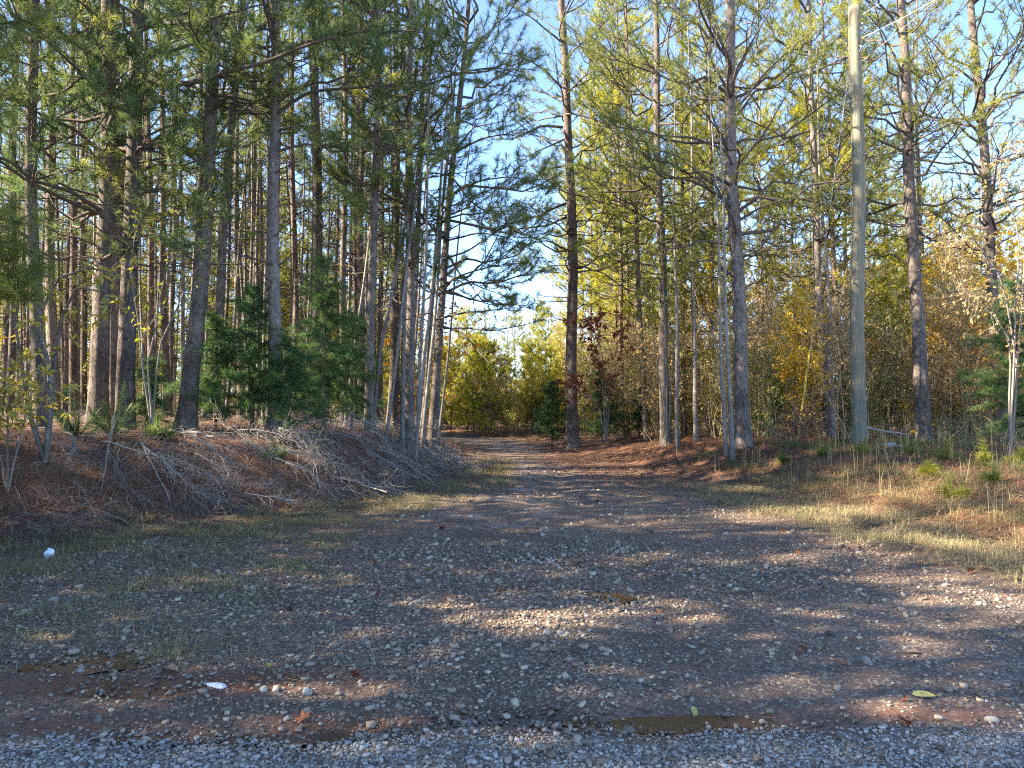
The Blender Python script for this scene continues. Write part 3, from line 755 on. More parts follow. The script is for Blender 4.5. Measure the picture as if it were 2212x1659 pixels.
# ------------------------------------------------------------------ understory
SH = {}
def shrub_var(key, bmat, lmat, **k):
    b, lf = twig_buf(**k)
    SH[key] = (b.mesh('stems_' + key, M[bmat]), lf.mesh('leaves_' + key, M[lmat], False) if lf.n else None)
shrub_var('tan1', 'twig_tan', 'leaf_tan', seed=1, H=3.2, spread=.9, nstem=13, nsub=9, nsub2=6, leaves=3, leaf=(.08, .05))
shrub_var('tan2', 'twig_tan', 'leaf_green', seed=2, H=4.2, spread=1.1, nstem=11, nsub=10, nsub2=6, leaves=3, leaf=(.08, .05))
shrub_var('tan3', 'twig_tan', 'leaf_tan', seed=12, H=5.5, spread=1.4, nstem=6, nsub=14, nsub2=6, r=.013, lean=.16, leaves=3, leaf=(.08, .055))
shrub_var('bare1', 'twig', 'leaf_tan', seed=3, H=2.4, spread=.7, nstem=14, nsub=9, nsub2=5, lean=.45)
shrub_var('bare2', 'twig', 'leaf_tan', seed=4, H=1.5, spread=.5, nstem=16, nsub=8, nsub2=5, lean=.6, leaves=1, leaf=(.05, .03))
shrub_var('tall1', 'twig', 'leaf_tan', seed=5, H=6.5, spread=1.5, nstem=5, nsub=14, nsub2=6, r=.014, lean=.14, leaves=1, leaf=(.07, .05))
shrub_var('green1', 'twig_tan', 'leaf_green', seed=6, H=2.2, spread=.6, nstem=12, nsub=9, nsub2=6, leaves=4, leaf=(.06, .04))
shrub_var('orange1', 'twig_tan', 'leaf_orange', seed=7, H=5.0, spread=1.3, nstem=5, nsub=12, nsub2=6, r=.013, lean=.16, leaves=3, leaf=(.10, .07))
shrub_var('yellow1', 'twig_tan', 'leaf_gold', seed=8, H=6.0, spread=1.0, nstem=4, nsub=20, nsub2=7, r=.013, lean=.08, leaves=7, leaf=(.10, .07), base_r=.1)
shrub_var('grass1', 'twig_tan', 'leaf_tan', seed=9, H=.9, spread=.15, nstem=70, nsub=2, nsub2=1, r=.004, lean=.35, base_r=.3)

def shrub(x, y, key, s, label, group=None, name='shrub', cat='shrub', rot=None, up=None):
    r = tree_root(name, (x, y, float(gz(x, y))), label, cat, group, up, 0, s)
    b, lf = SH[key]; a = random.uniform(0, 6.28) if rot is None else rot
    link('stems', b, r, rot=(0, 0, a), kind='stuff')
    if lf: link('leaves', lf, r, rot=(0, 0, a), kind='stuff')
    return r
# right woods edge, sunlit tangle
for i, (x, y) in enumerate(dart(150, (2.5, 30, 20, 38), .9, lambda x, y: inview(x, y) and float(sdist(x, y, VERGE, False)) > 2.2 and y > 20 + 0 * x, [])):
    k = random.choice(['tan1', 'tan2', 'tan1', 'tan2', 'tan3', 'tall1', 'green1', 'tan3'])
    shrub(x, y, k, random.uniform(.8, 1.25), 'tangled tan brush in the right woods, seen ' + where(x, y), 'brush in the right woods')
# left woods floor
for i, (x, y) in enumerate(dart(60, (-22, -3, 13.2, 30), 1.1, lambda x, y: inview(x, y) and float(sdist(x, y, TOE)) > 1.7, tk)):
    k = random.choice(['bare1', 'bare2', 'green1', 'bare1', 'tall1'])
    shrub(x, y, k, random.uniform(.5, .9), 'thin undergrowth in the left stand, seen ' + where(x, y), 'undergrowth in the left stand')
# beyond the bend
for i, (x, y) in enumerate(dart(48, (-7, 9, 31, 40), .8, lambda x, y: y > 31.5 + max(0, -x) * .9 and (x > -3 or y > 36), [])):
    k = random.choice(['bare1', 'tall1', 'tan2', 'green1', 'bare2', 'tan1'])
    shrub(x, y, k, random.uniform(.7, 1.05), 'thicket beyond the bend, seen ' + where(x, y), 'thicket beyond the bend')

CE = {}
for key, (seed, H, Rm, n) in {'c1': (1, 3.0, 1.15, 80), 'c2': (2, 2.2, .9, 60), 'c3': (3, 4.6, 1.5, 120)}.items():
    b, nf = cedar_buf(seed, H, Rm, n); CE[key] = (b.mesh('cedar_branches', M['limb']), nf.mesh('cedar_foliage', M['cedar'], False), H)
def cedar(X, d, key, s, label, dz=0):
    x = (X - 1106) / FPX * d
    r = tree_root('cedar_tree', (x, d, float(gz(x, d)) + dz), label, 'tree', None, None, 0, s)
    link('trunk', trunk_mesh('trunk', [(0, 0, -.2), (0, 0, CE[key][2])], .035, .006, M['limb'], 6, .2, 1, .5), r)
    a = random.uniform(0, 6)
    link('branches', CE[key][0], r, rot=(0, 0, a), kind='stuff'); link('crown', CE[key][1], r, rot=(0, 0, a), kind='stuff')
cedar(700, 13.6, 'c3', .72, 'dark cedar with drooping boughs right of the pale scaly pine')
cedar(545, 12.7, 'c1', .85, 'dark cedar on the bank left of the pale scaly pine')
cedar(465, 13.0, 'c2', .95, 'small dark cedar behind the bowed grey pine')
cedar(1192, 25.5, 'c1', .78, 'small dark cedar at the foot of the lone pine, left side')
cedar(1300, 24.5, 'c1', .82, 'spreading dark cedar just right of the lone pine')
cedar(1668, 21, 'c2', .85, 'low dark cedar in front of the yellow-leaved tree')
cedar(2190, 15, 'c3', .78, 'large green cedar at the right edge of the photo')
cedar(1380, 25, 'c2', .8, 'little cedar between the lone pine and the straight dark pine')
cedar(760, 14.8, 'c1', .8, 'feathery cedar behind the drooping dark cedar, toward the flared pine')
cedar(620, 12.5, 'c2', .8, 'low feathery cedar in front of the pale scaly pine')
cedar(330, 12.2, 'c2', .6, 'cedar sprig at the foot of the scaly grey pine')
shrub(*at(1712, 900, 20.6).xy, 'yellow1', .72, 'young tree covered in bright yellow leaves left of the utility pole', name='yellow_tree', cat='tree')
shrub(*at(1690, 900, 22).xy, 'yellow1', .62, 'second yellow-leaved young tree, behind the low dark cedar', name='yellow_tree', cat='tree')
for X, d, s, lab in [(2170, 18, 1.0, 'orange-leaved hardwood at the right edge, nearer one'), (2060, 22, 1.1, 'orange-leaved hardwood behind the grey pine that leans left'), (2200, 24, 1.3, 'tall orange-leaved hardwood rearmost at the right edge'),
                     (2120, 25, 1.25, 'orange-leaved hardwood between the leaning grey pine and the right edge'), (2020, 27, 1.1, 'gold-orange hardwood deep behind the grey pine that leans left'), (2230, 20, 1.3, 'orange-leaved hardwood cut by the right edge of the photo'),
                     (930, 24, 1.5, 'orange-leaved hardwood glimpsed behind the lichen-spotted pine'), (1880, 28, 1.1, 'orange-leaved hardwood deep behind the utility pole'),
                     (1500, 24, .9, 'orange-tinted hardwood among the slim trunks right of the straight dark pine')]:
    shrub((X - 1106) / FPX * d, d, ['orange1', 'yellow1'][int(X) % 20 == 0], s, lab, name='hardwood_tree', cat='tree')

# ------------------------------------------------------------------ utility pole, guy wire, service lines
def lathe_pole():
    d = 16.0; x = (1855 - 1106) / FPX * d; z = float(gz(x, d)); top = at(1848, 14, d)
    up = (top - Vector((x, d, z))); H = up.length
    root = tree_root('utility_pole', (x, d, z), 'weathered grey-green wooden utility pole standing in the grass right of the track', 'utility pole', None, up.normalized())
    me = trunk_mesh('shaft', [(0, 0, -.4), (0, 0, H)], .158, .122, M['pole'], 24, .03, 3, .25, .006)
    link('shaft', me, root)
    inv = root.matrix_world.inverted()
    # service drop clamps near the top
    for k, (zz, a) in enumerate([(H - .55, -1.2), (H - 1.05, -1.5)]):
        P = np.array([[(0.13 * math.cos(a), .13 * math.sin(a), zz), (.19 * math.cos(a), .19 * math.sin(a), zz + .01), (.21 * math.cos(a), .21 * math.sin(a), zz + .07), (.17 * math.cos(a), .17 * math.sin(a), zz + .11)]])
        v, q = tubes(P, np.full((1, 4), .014), 6); link('hook', new_mesh('hook', v, None, M['steel'], quads=q), root)
    return root, top
m, n, l = mat_new('weathered_pole_wood')
tc = n.new('ShaderNodeTexCoord'); mp = n.new('ShaderNodeMapping'); mp.inputs['Scale'].default_value = (1, 1, .09); l.new(tc.outputs['Object'], mp.inputs[0])
g1 = noise_n(n, l, mp.outputs[0], 26, 6, .7); g2 = noise_n(n, l, tc.outputs['Object'], 1.6, 4)
w_ = n.new('ShaderNodeTexWave'); w_.inputs['Scale'].default_value = 5; w_.inputs['Distortion'].default_value = 14; w_.inputs['Detail'].default_value = 3; l.new(mp.outputs[0], w_.inputs[0])
r1 = ramp(n, [(.25, (.07, .062, .048)), (.5, (.19, .172, .135)), (.75, (.34, .30, .225))]); l.new(g1.outputs[0], r1.inputs[0])
c = mixc(n, l, mathn(n, l, 'MULTIPLY', w_.outputs[0], .35), r1.outputs[0], (.14, .12, .085))
r2 = ramp(n, [(.4, (.72, .85, .82)), (.65, (1.15, 1.0, .78))]); l.new(g2.outputs[0], r2.inputs[0])
c = mixc(n, l, 1.0, c, r2.outputs[0], 'MULTIPLY')
p = n.new('ShaderNodeBsdfPrincipled'); p.inputs['Roughness'].default_value = .85; l.new(c, p.inputs['Base Color'])
bp = n.new('ShaderNodeBump'); bp.inputs['Strength'].default_value = .6; bp.inputs['Distance'].default_value = .012; l.new(g1.outputs[0], bp.inputs['Height']); l.new(bp.outputs[0], p.inputs['Normal'])
o = n.new('ShaderNodeOutputMaterial'); l.new(p.outputs[0], o.inputs[0]); M['pole'] = m
M['steel'] = simple_material('galvanised_steel', [(0, (.25, .25, .25)), (1, (.42, .42, .42))], .45, 40, 0, .5)
M['cable'] = simple_material('aluminium_cable', [(0, (.35, .35, .36)), (1, (.5, .5, .5))], .5, 40, 0, .5)
M['yellow_plastic'] = simple_material('yellow_plastic', [(0, (.62, .42, .02)), (1, (.72, .52, .03))], .45, 6, 0, .5)
pole, pole_top = lathe_pole()
anchor = at(1722, 945, 20.5); x_, y_ = anchor.x, anchor.y; anchor.z = float(gz(x_, y_))
pt = pole_top - Vector((0, 0, .35))
gw = tree_root('guy_wire', anchor, 'steel guy wire with a yellow guard running down behind the utility pole', 'guy wire')
def line_tube(a, b, r, S=5, sag=0, m_=12):
    t = np.linspace(0, 1, m_)[:, None]; P = np.array(a)[None] * (1 - t) + np.array(b)[None] * t
    P[:, 2] -= sag * 4 * t[:, 0] * (1 - t[:, 0])
    return tubes(P[None], np.full((1, m_), r), S)
A0 = np.zeros(3); B0 = np.array(pt - anchor)
v, q = line_tube(A0 - (0, 0, .1), B0, .006); link('wire', new_mesh('wire', v, None, M['cable'], quads=q), gw)
v, q = line_tube(A0 + B0 * .012, B0 * .27, .028, 8); link('guard', new_mesh('guard', v, None, M['yellow_plastic'], quads=q), gw)
for k, (dz, end, sag, lab) in enumerate([(.25, (9.6, 4.0, 10.4), .5, 'service cable from the pole top toward the upper right, upper strand'),
                                       (.75, (10.6, 4.5, 10.9), .8, 'thick pale service cable bending up to the right from below the pole top'),
                                       (1.25, (9.9, 2.5, 10.9), .3, 'thin lower wire rising right from the pole')]):
    s = pole_top - Vector((-.08, .13, dz))
    v, q = line_tube((0, 0, 0), Vector(end) - s, [.004, .007, .0035][k], 6, sag, 20)
    o = link('service_cable', new_mesh('service_cable', v, None, M['cable'], quads=q), loc=s, label=lab, category='cable')


# ------------------------------------------------------------------ boughs added to the front-rank pines
def bough(root, P, r, side=.8, K=34, w=.0075, L=.2, bare=.3, seed=0, mat='needle_dark', step=.12, sub=.2, name='branch', up=.2, lift=.2):
    """one limb through the world points P with side twigs and needle tufts; part of the tree ROOT"""
    rng = np.random.default_rng(seed); inv = root.matrix_world.inverted()
    P = np.array([inv @ Vector(p) for p in P], float)
    seg = np.r_[0, np.cumsum(np.linalg.norm(np.diff(P, axis=0), axis=1))]; tot = seg[-1]
    m = 18; t = np.linspace(0, tot, m)
    def cr(tt):
        return np.stack([np.interp(tt, seg, P[:, k]) for k in range(3)], -1)
    Pm = cr(t)
    for _ in range(2): Pm[1:-1] = .25 * Pm[:-2] + .5 * Pm[1:-1] + .25 * Pm[2:]
    Pm[1:] += np.cumsum(rng.normal(0, .006 * tot / 3, (m - 1, 3)), 0)
    v, q = tubes(Pm[None], (r * (1 - .8 * (t / tot)))[None], 7)
    b, nf = Buf(), Buf(); b.add(v, None, q)
    k = max(3, int(tot * (1 - bare) / sub)); ts = np.sort(rng.uniform(bare, 1, k)) * (m - 1); j = np.minimum(ts.astype(int), m - 2); fr = (ts - j)[:, None]
    p = Pm[j] * (1 - fr) + Pm[j + 1] * fr; d = unit(Pm[j + 1] - Pm[j])
    s_ = unit(np.cross(d, [0, 0, 1.])) * np.where(np.arange(k) % 2, 1, -1)[:, None]
    dd = unit(d * .6 + s_ * rng.uniform(.2, 1, (k, 1)) + np.array([0, 0, 1.]) * rng.uniform(-.4, .8, (k, 1)))
    SL = side * (1.1 - .6 * ts / (m - 1)) * rng.uniform(.5, 1.2, k)
    S = p[:, None] + dd[:, None] * SL[:, None, None] * np.linspace(0, 1, 6)[None, :, None] + np.array([0, 0, lift]) * (SL[:, None, None] * np.linspace(0, 1, 6)[None, :, None] ** 2)
    w_ = np.cumsum(rng.normal(0, .04, S.shape), 1) * SL[:, None, None]; w_[:, 0] = 0; S += w_
    v, q = tubes(S, np.interp(np.linspace(0, 1, 6), [0, 1], [.008, .003])[None] * np.ones((k, 1)), 4); b.add(v, None, q)
    o = link(name, b.mesh(name, M['limb']), root)
    if K:
        n2 = np.maximum(2, (SL / step).astype(int)); TP, TD = [], []
        for i in range(k):
            x = np.linspace(5, 1.2, n2[i]) + rng.normal(0, .1, n2[i]); x = np.clip(x, .5, 4.99); jj = x.astype(int); fr = (x - jj)[:, None]
            q_ = S[i, jj] * (1 - fr) + S[i, jj + 1] * fr; e = unit(S[i, jj + 1] - S[i, jj]); e2 = unit(e + perp(e, rng) * .5 + [0, 0, up])
            TP.append(q_ + e2 * rng.uniform(0, .12, (n2[i], 1))); TD.append(e2)
        TP.append(Pm[-1:]); TD.append(unit(Pm[-1:] - Pm[-2:-1]))
        v, T, ti = needle_tris(np.concatenate(TP), np.concatenate(TD), K, L, w, rng); nf.add(v, T, None, ti)
        link('needles', nf.mesh('needles', M[mat], False), o, kind='stuff')
    return o
def img_bough(key, pts, d0, d1, r, **k):
    n_ = len(pts); bough(HL[key], [at(X, V, d0 + (d1 - d0) * i / (n_ - 1)) for i, (X, V) in enumerate(pts)], r, **k)
# the long curved limb of the thick dark pine and its neighbours
img_bough('d', [(232, 290), (262, 195), (300, 172), (350, 184), (420, 184), (480, 158), (560, 146), (640, 108), (720, 84), (800, 70)], 12.2, 11.0, .062, bare=.42, side=1.1, seed=1, K=30, sub=.15)
img_bough('d', [(236, 140), (300, 60), (380, 50), (450, 48), (530, 20), (620, 5)], 12.2, 11.2, .04, bare=.4, side=1.0, seed=2)
img_bough('g', [(452, 330), (500, 250), (560, 215), (650, 200)], 12.6, 12.2, .03, bare=.3, seed=3)
img_bough('g', [(455, 280), (380, 230), (300, 215), (250, 190)], 12.6, 11.8, .03, bare=.3, seed=4)
img_bough('d', [(222, 330), (150, 270), (90, 250), (40, 190)], 12.3, 11, .035, bare=.2, seed=5)
img_bough('b', [(72, 210), (130, 200), (180, 160), (240, 150)], 11.6, 11, .03, bare=.2, seed=6)
img_bough('b', [(74, 520), (50, 505), (20, 490), (-20, 480)], 11.6, 11.2, .03, bare=.7, seed=7)
img_bough('f', [(290, 330), (240, 370), (180, 360), (120, 390)], 12, 11, .03, bare=.2, seed=8)
img_bough('f', [(292, 380), (330, 350), (400, 360), (470, 330), (540, 320)], 12, 11.2, .03, bare=.3, seed=9)
img_bough('f', [(280, 520), (330, 500), (380, 520), (430, 540)], 12, 10.8, .025, bare=.15, seed=10)
img_bough('d', [(222, 560), (260, 540), (300, 490), (330, 430)], 12.2, 11, .025, bare=.25, seed=11)
img_bough('i', [(594, 250), (660, 195), (760, 190), (850, 180), (930, 170), (1010, 150)], 12.8, 12, .035, bare=.3, seed=12, side=1.1)
img_bough('i', [(592, 330), (660, 310), (740, 320), (830, 300)], 12.8, 12.5, .025, bare=.4, seed=13)
img_bough('i', [(592, 120), (680, 80), (780, 90), (860, 60), (960, 80)], 12.8, 11.8, .035, bare=.2, seed=14, side=1.2)
img_bough('i', [(598, 460), (550, 440), (500, 470), (430, 470)], 12.8, 12, .02, bare=.3, seed=15)
img_bough('k', [(820, 240), (900, 190), (1000, 150), (1080, 140), (1140, 170)], 14.6, 13.6, .03, bare=.25, seed=16, side=1.1)
img_bough('k', [(815, 380), (880, 340), (960, 330), (1040, 300)], 14.6, 13.8, .025, bare=.3, seed=17)
rb = random.Random(23)
for i in range(30):
    key, X0, d0 = rb.choice([('d', 228, 12.2), ('f', 286, 12), ('g', 455, 12.5), ('b', 76, 11.6), ('i', 594, 12.8), ('k', 812, 14.5), ('l', 884, 15.2)])
    V0 = rb.uniform(20, 470) if X0 < 600 else rb.uniform(40, 400); sg = rb.choice([-1, 1]); Ln = rb.uniform(90, 200)
    img_bough(key, [(X0, V0), (X0 + sg * Ln * .4, V0 - rb.uniform(0, 30)), (X0 + sg * Ln * .75, V0 - rb.uniform(-25, 25)), (X0 + sg * Ln, V0 - rb.uniform(-60, 20))], d0, d0 - rb.uniform(-.5, 1.2), rb.uniform(.014, .024), bare=.2, seed=300 + i, side=rb.uniform(.6, .95), K=26, w=.008, mat=rb.choice(['needle_dark', 'needle']))
# sprays of the leaning end pine over the track
for i, pts in enumerate([[(980, 330), (1040, 300), (1100, 290), (1150, 260)], [(975, 420), (1040, 390), (1110, 380), (1165, 400)], [(965, 520), (1030, 500), (1090, 510), (1150, 540)],
                         [(958, 560), (1010, 545), (1070, 500), (1130, 450)], [(952, 620), (1010, 590), (1080, 575), (1140, 570)], [(948, 690), (1000, 675), (1060, 672), (1150, 668)],
                         [(948, 710), (1010, 708), (1070, 715), (1180, 690)], [(946, 700), (1000, 720), (1060, 790), (1110, 830)], [(985, 240), (1040, 220), (1090, 190), (1130, 130)], [(972, 460), (930, 420), (880, 400), (830, 420)],
                         [(962, 540), (1000, 600), (1040, 620), (1100, 640)], [(975, 380), (1020, 440), (1070, 470), (1140, 480)]]):
    img_bough('m', pts, 16.5, 14.8 + .25 * (i % 4), .026, bare=.35 if i != 7 else .85, seed=30 + i, side=.85 if i < 5 or i > 7 else .6, K=22 if i != 7 else 0, w=.011, step=.2 if i in (5, 6) else .15)
# lone pine at the bend: drooping limbs both sides
for i, pts in enumerate([[(1222, 440), (1195, 450), (1160, 470), (1110, 462), (1075, 460)], [(1215, 275), (1170, 270), (1110, 300), (1075, 300)], [(1213, 360), (1185, 365), (1168, 410)], [(1215, 190), (1160, 140), (1100, 115), (1040, 110)],
                         [(1222, 350), (1290, 370), (1380, 380), (1440, 400)], [(1220, 300), (1180, 320), (1140, 340)], [(1212, 90), (1150, 40), (1090, 5)], [(1225, 480), (1290, 475), (1360, 510)],
                         [(1230, 590), (1290, 580), (1350, 620), (1410, 640)], [(1218, 240), (1290, 260), (1360, 300), (1440, 330)], [(1216, 200), (1280, 170), (1330, 150)], [(1225, 540), (1180, 520), (1130, 530)]]):
    img_bough('n', pts, 24, 22.8, .05 if i < 2 else .035, bare=.3, seed=50 + i, side=1.2, K=16, w=.016, mat='needle', sub=.22, step=.18)
# bare rising limbs of the thick right pine
for i, pts in enumerate([[(1576, 150), (1550, 60), (1520, 10), (1500, -40)], [(1576, 200), (1540, 140), (1510, 60), (1512, -20)], [(1578, 190), (1620, 100), (1660, 30), (1700, -30)], [(1580, 250), (1640, 170), (1700, 110), (1760, 60)], [(1584, 370), (1650, 290), (1700, 200), (1750, 130)],
                         [(1584, 460), (1640, 430), (1700, 340), (1760, 300)], [(1590, 480), (1640, 450), (1720, 420)], [(1580, 440), (1500, 390), (1420, 370), (1330, 350)], [(1582, 530), (1520, 520), (1470, 540), (1400, 540)], [(1586, 600), (1540, 560), (1480, 570)],
                         [(1580, 330), (1500, 300), (1400, 290), (1300, 250)], [(1592, 560), (1640, 540), (1690, 470)]]):
    img_bough('p', pts, 17.6, 16.9, .036, bare=.45, seed=70 + i, side=.8, K=0 if i % 3 == 2 else 16, w=.013, mat='needle')
for i, pts in enumerate([[(1950, 160), (1900, 60), (1850, 10)], [(1948, 150), (2010, 90), (2080, 20), (2120, -30)], [(1952, 240), (1900, 250), (1860, 210)], [(1960, 330), (1920, 230), (1900, 200)], [(1965, 320), (1985, 270), (2000, 230)], [(1962, 300), (1990, 330), (2060, 330)]]):
    img_bough('q', pts, 17.6, 16.9, .028, bare=.5 if i not in (3, 4) else .8, seed=90 + i, side=.7, K=0 if i in (3, 4) else 16, w=.013, mat='needle')
for i, pts in enumerate([[(2135, 400), (2060, 290), (2000, 200), (1960, 120)], [(2130, 380), (2030, 370), (1980, 400)], [(2110, 250), (2180, 180), (2230, 120)], [(2140, 590), (2080, 520), (2010, 440)], [(2150, 350), (2190, 330), (2240, 340)], [(2110, 150), (2040, 120), (1990, 60)]]):
    img_bough('r', pts, 19.4, 18.6, .03, bare=.4, seed=110 + i, side=.9, K=14, w=.013, mat='needle')

# young pine just outside the left edge whose boughs reach into the picture
yp = tree_root('pine_tree', (-5.9, 7.9, float(gz(-5.9, 7.9))), 'young pine at the left edge whose fresh green boughs reach into the photo', 'tree')
link('trunk', trunk_mesh('trunk', [(0, 0, -.3), (0, 0, 6.5)], .06, .02, M['bark'], 8, .2, 4), yp)
HL['y'] = yp
for i, pts in enumerate([[(-120, 560), (-40, 530), (30, 520), (80, 545)], [(-120, 600), (-20, 590), (50, 600), (110, 580)], [(-120, 520), (-60, 490), (0, 470), (50, 480)], [(-120, 640), (-40, 650), (30, 640)], [(-120, 600), (-30, 560), (10, 560)], [(-120, 650), (-50, 620), (0, 625), (60, 650)],
                         [(-130, 120), (-40, 60), (60, 40), (140, 80)], [(-130, 300), (-40, 230), (30, 190)], [(-130, 60), (-40, 110), (40, 130)]]):
    img_bough('y', pts, 7.6, 6.9, .014, bare=.25, seed=130 + i, side=.38, K=44, w=.0055, step=.09, sub=.11, L=.21, mat='needle')

# ------------------------------------------------------------------ saplings with large leaves, oak sprigs, vines
def leafy(key, base, pts_list, lmat, label, name, cat, leaf=(.12, .045), n=26, r=.012, seed=0, whorl=5, stemmat='twig'):
    rng = np.random.default_rng(seed)
    root = tree_root(name, base, label, cat); inv = root.matrix_world.inverted()
    for j, P in enumerate(pts_list):
        P = np.array([inv @ Vector(p) for p in P], float)
        m = 12; s = np.linspace(0, 1, len(P)); t = np.linspace(0, 1, m)
        Pm = np.stack([np.interp(t, s, P[:, k]) for k in range(3)], -1); Pm[1:] += np.cumsum(rng.normal(0, .012, (m - 1, 3)), 0)
        b, lf = Buf(), Buf()
        v, q = tubes(Pm[None], (r * (1.2 - t))[None], 6); b.add(v, None, q)
        x = rng.uniform(.25, 1, n) * (m - 1); i_ = np.minimum(x.astype(int), m - 2); fr = (x - i_)[:, None]
        p = Pm[i_] * (1 - fr) + Pm[i_ + 1] * fr; d = unit(Pm[i_ + 1] - Pm[i_] + rng.normal(0, .25, (n, 3)) * np.linalg.norm(Pm[1] - Pm[0]) * 3)
        S = p[:, None] + d[:, None] * rng.uniform(.12, .5, (n, 1, 1)) * np.linspace(0, 1, 5)[None, :, None]; S = S + np.cumsum(rng.normal(0, .012, S.shape), 1)
        v, q = tubes(S, np.full((n, 5), .003), 3); b.add(v, None, q)
        tp = np.repeat(S[:, -1], whorl, 0); td = unit(np.repeat(d, whorl, 0) * .5 + rng.normal(0, .6, (n * whorl, 3)))
        tp2 = np.repeat(S[:, 2], 2, 0); td2 = unit(rng.normal(0, .6, (n * 2, 3)))
        v, T, ti = leaf_quads(np.r_[tp, tp2], np.r_[td, td2], leaf[0], leaf[1], rng, .25); lf.add(v, T, None, ti)
        o = link('stem', b.mesh('stem', M[stemmat]), root)
        link('leaves', lf.mesh('leaves', M[lmat], False), o, kind='stuff')
    return root
def pl(pts, d0, d1): return [at(X, V, d0 + (d1 - d0) * i / (len(pts) - 1)) for i, (X, V) in enumerate(pts)]
def onground(X, d):
    x = (X - 1106) / FPX * d; return Vector((x, d, float(gz(x, d))))
b0 = onground(100, 9.8)
leafy('yl', b0, [[b0] + pl([(118, 780), (135, 680), (170, 620), (250, 640)], 9.8, 9.3), [b0] + pl([(110, 800), (80, 700), (120, 620), (200, 590), (270, 605)], 9.8, 9.1), [b0] + pl([(60, 850), (30, 700), (60, 590)], 9.8, 9.6)],
      'leaf_yellow', 'pale-barked sapling with clusters of long yellow leaves at the left of the photo', 'sapling', 'tree', (.15, .045), 15, .03, 1, 4, 'bark_grey')
b0 = onground(20, 9.2)
leafy('yl2', b0, [[b0] + pl([(20, 900), (10, 860), (30, 840)], 9.2, 8.8), [b0] + pl([(60, 900), (90, 860), (130, 830)], 9.2, 9.0), [b0] + pl([(-20, 890), (-40, 840)], 9.2, 9.0)],
      'leaf_yellow', 'low yellow-leaved sapling at the left edge, its long leaves hanging over the bank', 'sapling', 'tree', (.15, .04), 22, .012, 2, 5)
b0 = onground(330, 11.3)
leafy('yl3', b0, [[b0] + pl([(320, 800), (350, 600), (400, 500), (460, 400)], 11.3, 10.9), [b0] + pl([(340, 750), (420, 560), (520, 500), (620, 480)], 11.3, 11.2), [b0] + pl([(300, 700), (290, 560), (320, 455)], 11.3, 11.0)],
      'leaf_green', 'thin sapling with scattered yellow-green leaves reaching across the bowed grey pine', 'sapling', 'tree', (.10, .035), 22, .013, 3, 4)
b0 = onground(1310, 23.2)
leafy('oak', b0, [[b0] + pl([(1310, 850), (1300, 760), (1270, 700), (1240, 690)], 23.2, 22.6), [b0] + pl([(1320, 830), (1340, 750), (1350, 690)], 23.2, 23), [b0] + pl([(1290, 870), (1240, 830), (1215, 815)], 23.2, 22.8), [b0] + pl([(1300, 800), (1280, 720), (1290, 680)], 23.2, 23)],
      'leaf_brown', 'oak sapling with hanging red-brown leaves in front of the lone pine', 'oak_sapling', 'tree', (.19, .10), 20, .02, 4, 5)
b0 = onground(1440, 20.6)
leafy('vine', b0, [[b0] + pl([(1436, 700), (1430, 500), (1420, 380)], 20.7, 20.6), [b0] + pl([(1436, 640), (1400, 540), (1350, 470), (1310, 440)], 20.6, 20.2), [b0] + pl([(1440, 600), (1490, 520), (1540, 500)], 20.6, 20.3), [b0] + pl([(1460, 700), (1480, 560), (1440, 450)], 20.6, 20.2), [b0] + pl([(1410, 700), (1390, 600), (1360, 560), (1330, 540)], 20.6, 20.2)],
      'leaf_green', 'climbing vine with olive leaves wound up the straight dark pine', 'vine', 'vine', (.11, .06), 60, .015, 5, 4)
b0 = onground(2180, 12.5)
leafy('or', b0, [[b0] + pl([(2200, 800), (2170, 600), (2100, 500), (2050, 540)], 12.5, 12), [b0] + pl([(2190, 700), (2200, 500), (2150, 380), (2190, 300)], 12.5, 12.2), [b0] + pl([(2190, 740), (2130, 640), (2070, 620)], 12.5, 12.1), [b0] + pl([(2210, 600), (2230, 400), (2200, 240)], 12.5, 12.4)],
      'leaf_tan', 'young hardwood with tan-gold leaves hanging in at the right edge', 'hardwood_tree', 'tree', (.06, .036), 55, .016, 6, 4)
b0 = onground(1725, 16.2)
leafy('fern', b0, [[b0] + pl([(1725 + a, 960 - h)], 16.2, 16.0) if False else [b0, at(1725 + a * .5, 965 - h * .6, 16.1), at(1725 + a, 965 - h, 16)] for a, h in ((-50, 40), (-20, 70), (20, 72), (50, 45), (0, 50))],
      'leaf_brown', 'dead rust-brown bush drooping between the thick pine and the utility pole', 'dead_bush', 'shrub', (.07, .015), 30, .006, 7, 6)

# pine seedlings on the right slope
def seedling(X, d, h, label, seed, mat='needle_gold', n=5):
    rng = np.random.default_rng(seed); b0 = onground(X, d)
    root = tree_root('pine_seedling', b0, label, 'seedling')
    P, D = [], []
    b = Buf()
    for i in range(n):
        a = rng.uniform(0, 6.28); e = .25 if i == 0 else rng.uniform(.5, 1.1)
        dv = np.array([math.cos(a) * math.sin(e), math.sin(a) * math.sin(e), math.cos(e)]); L = h * (1 if i == 0 else rng.uniform(.5, .8))
        q = np.linspace(0, 1, 7)[:, None] * dv * L; v, f = tubes(q[None], np.full((1, 7), .005), 4); b.add(v, None, f)
        for t in np.linspace(.35, 1, 7): P.append(dv * L * t); D.append(dv + rng.normal(0, .15, 3))
    link('stem', b.mesh('stem', M['limb']), root)
    v, T, ti = needle_tris(np.array(P), np.array(D), 26, .16, .007, rng, (15, 80)); nf = Buf(); nf.add(v, T, None, ti)
    link('needles', nf.mesh('needles', M[mat], False), root, kind='stuff')
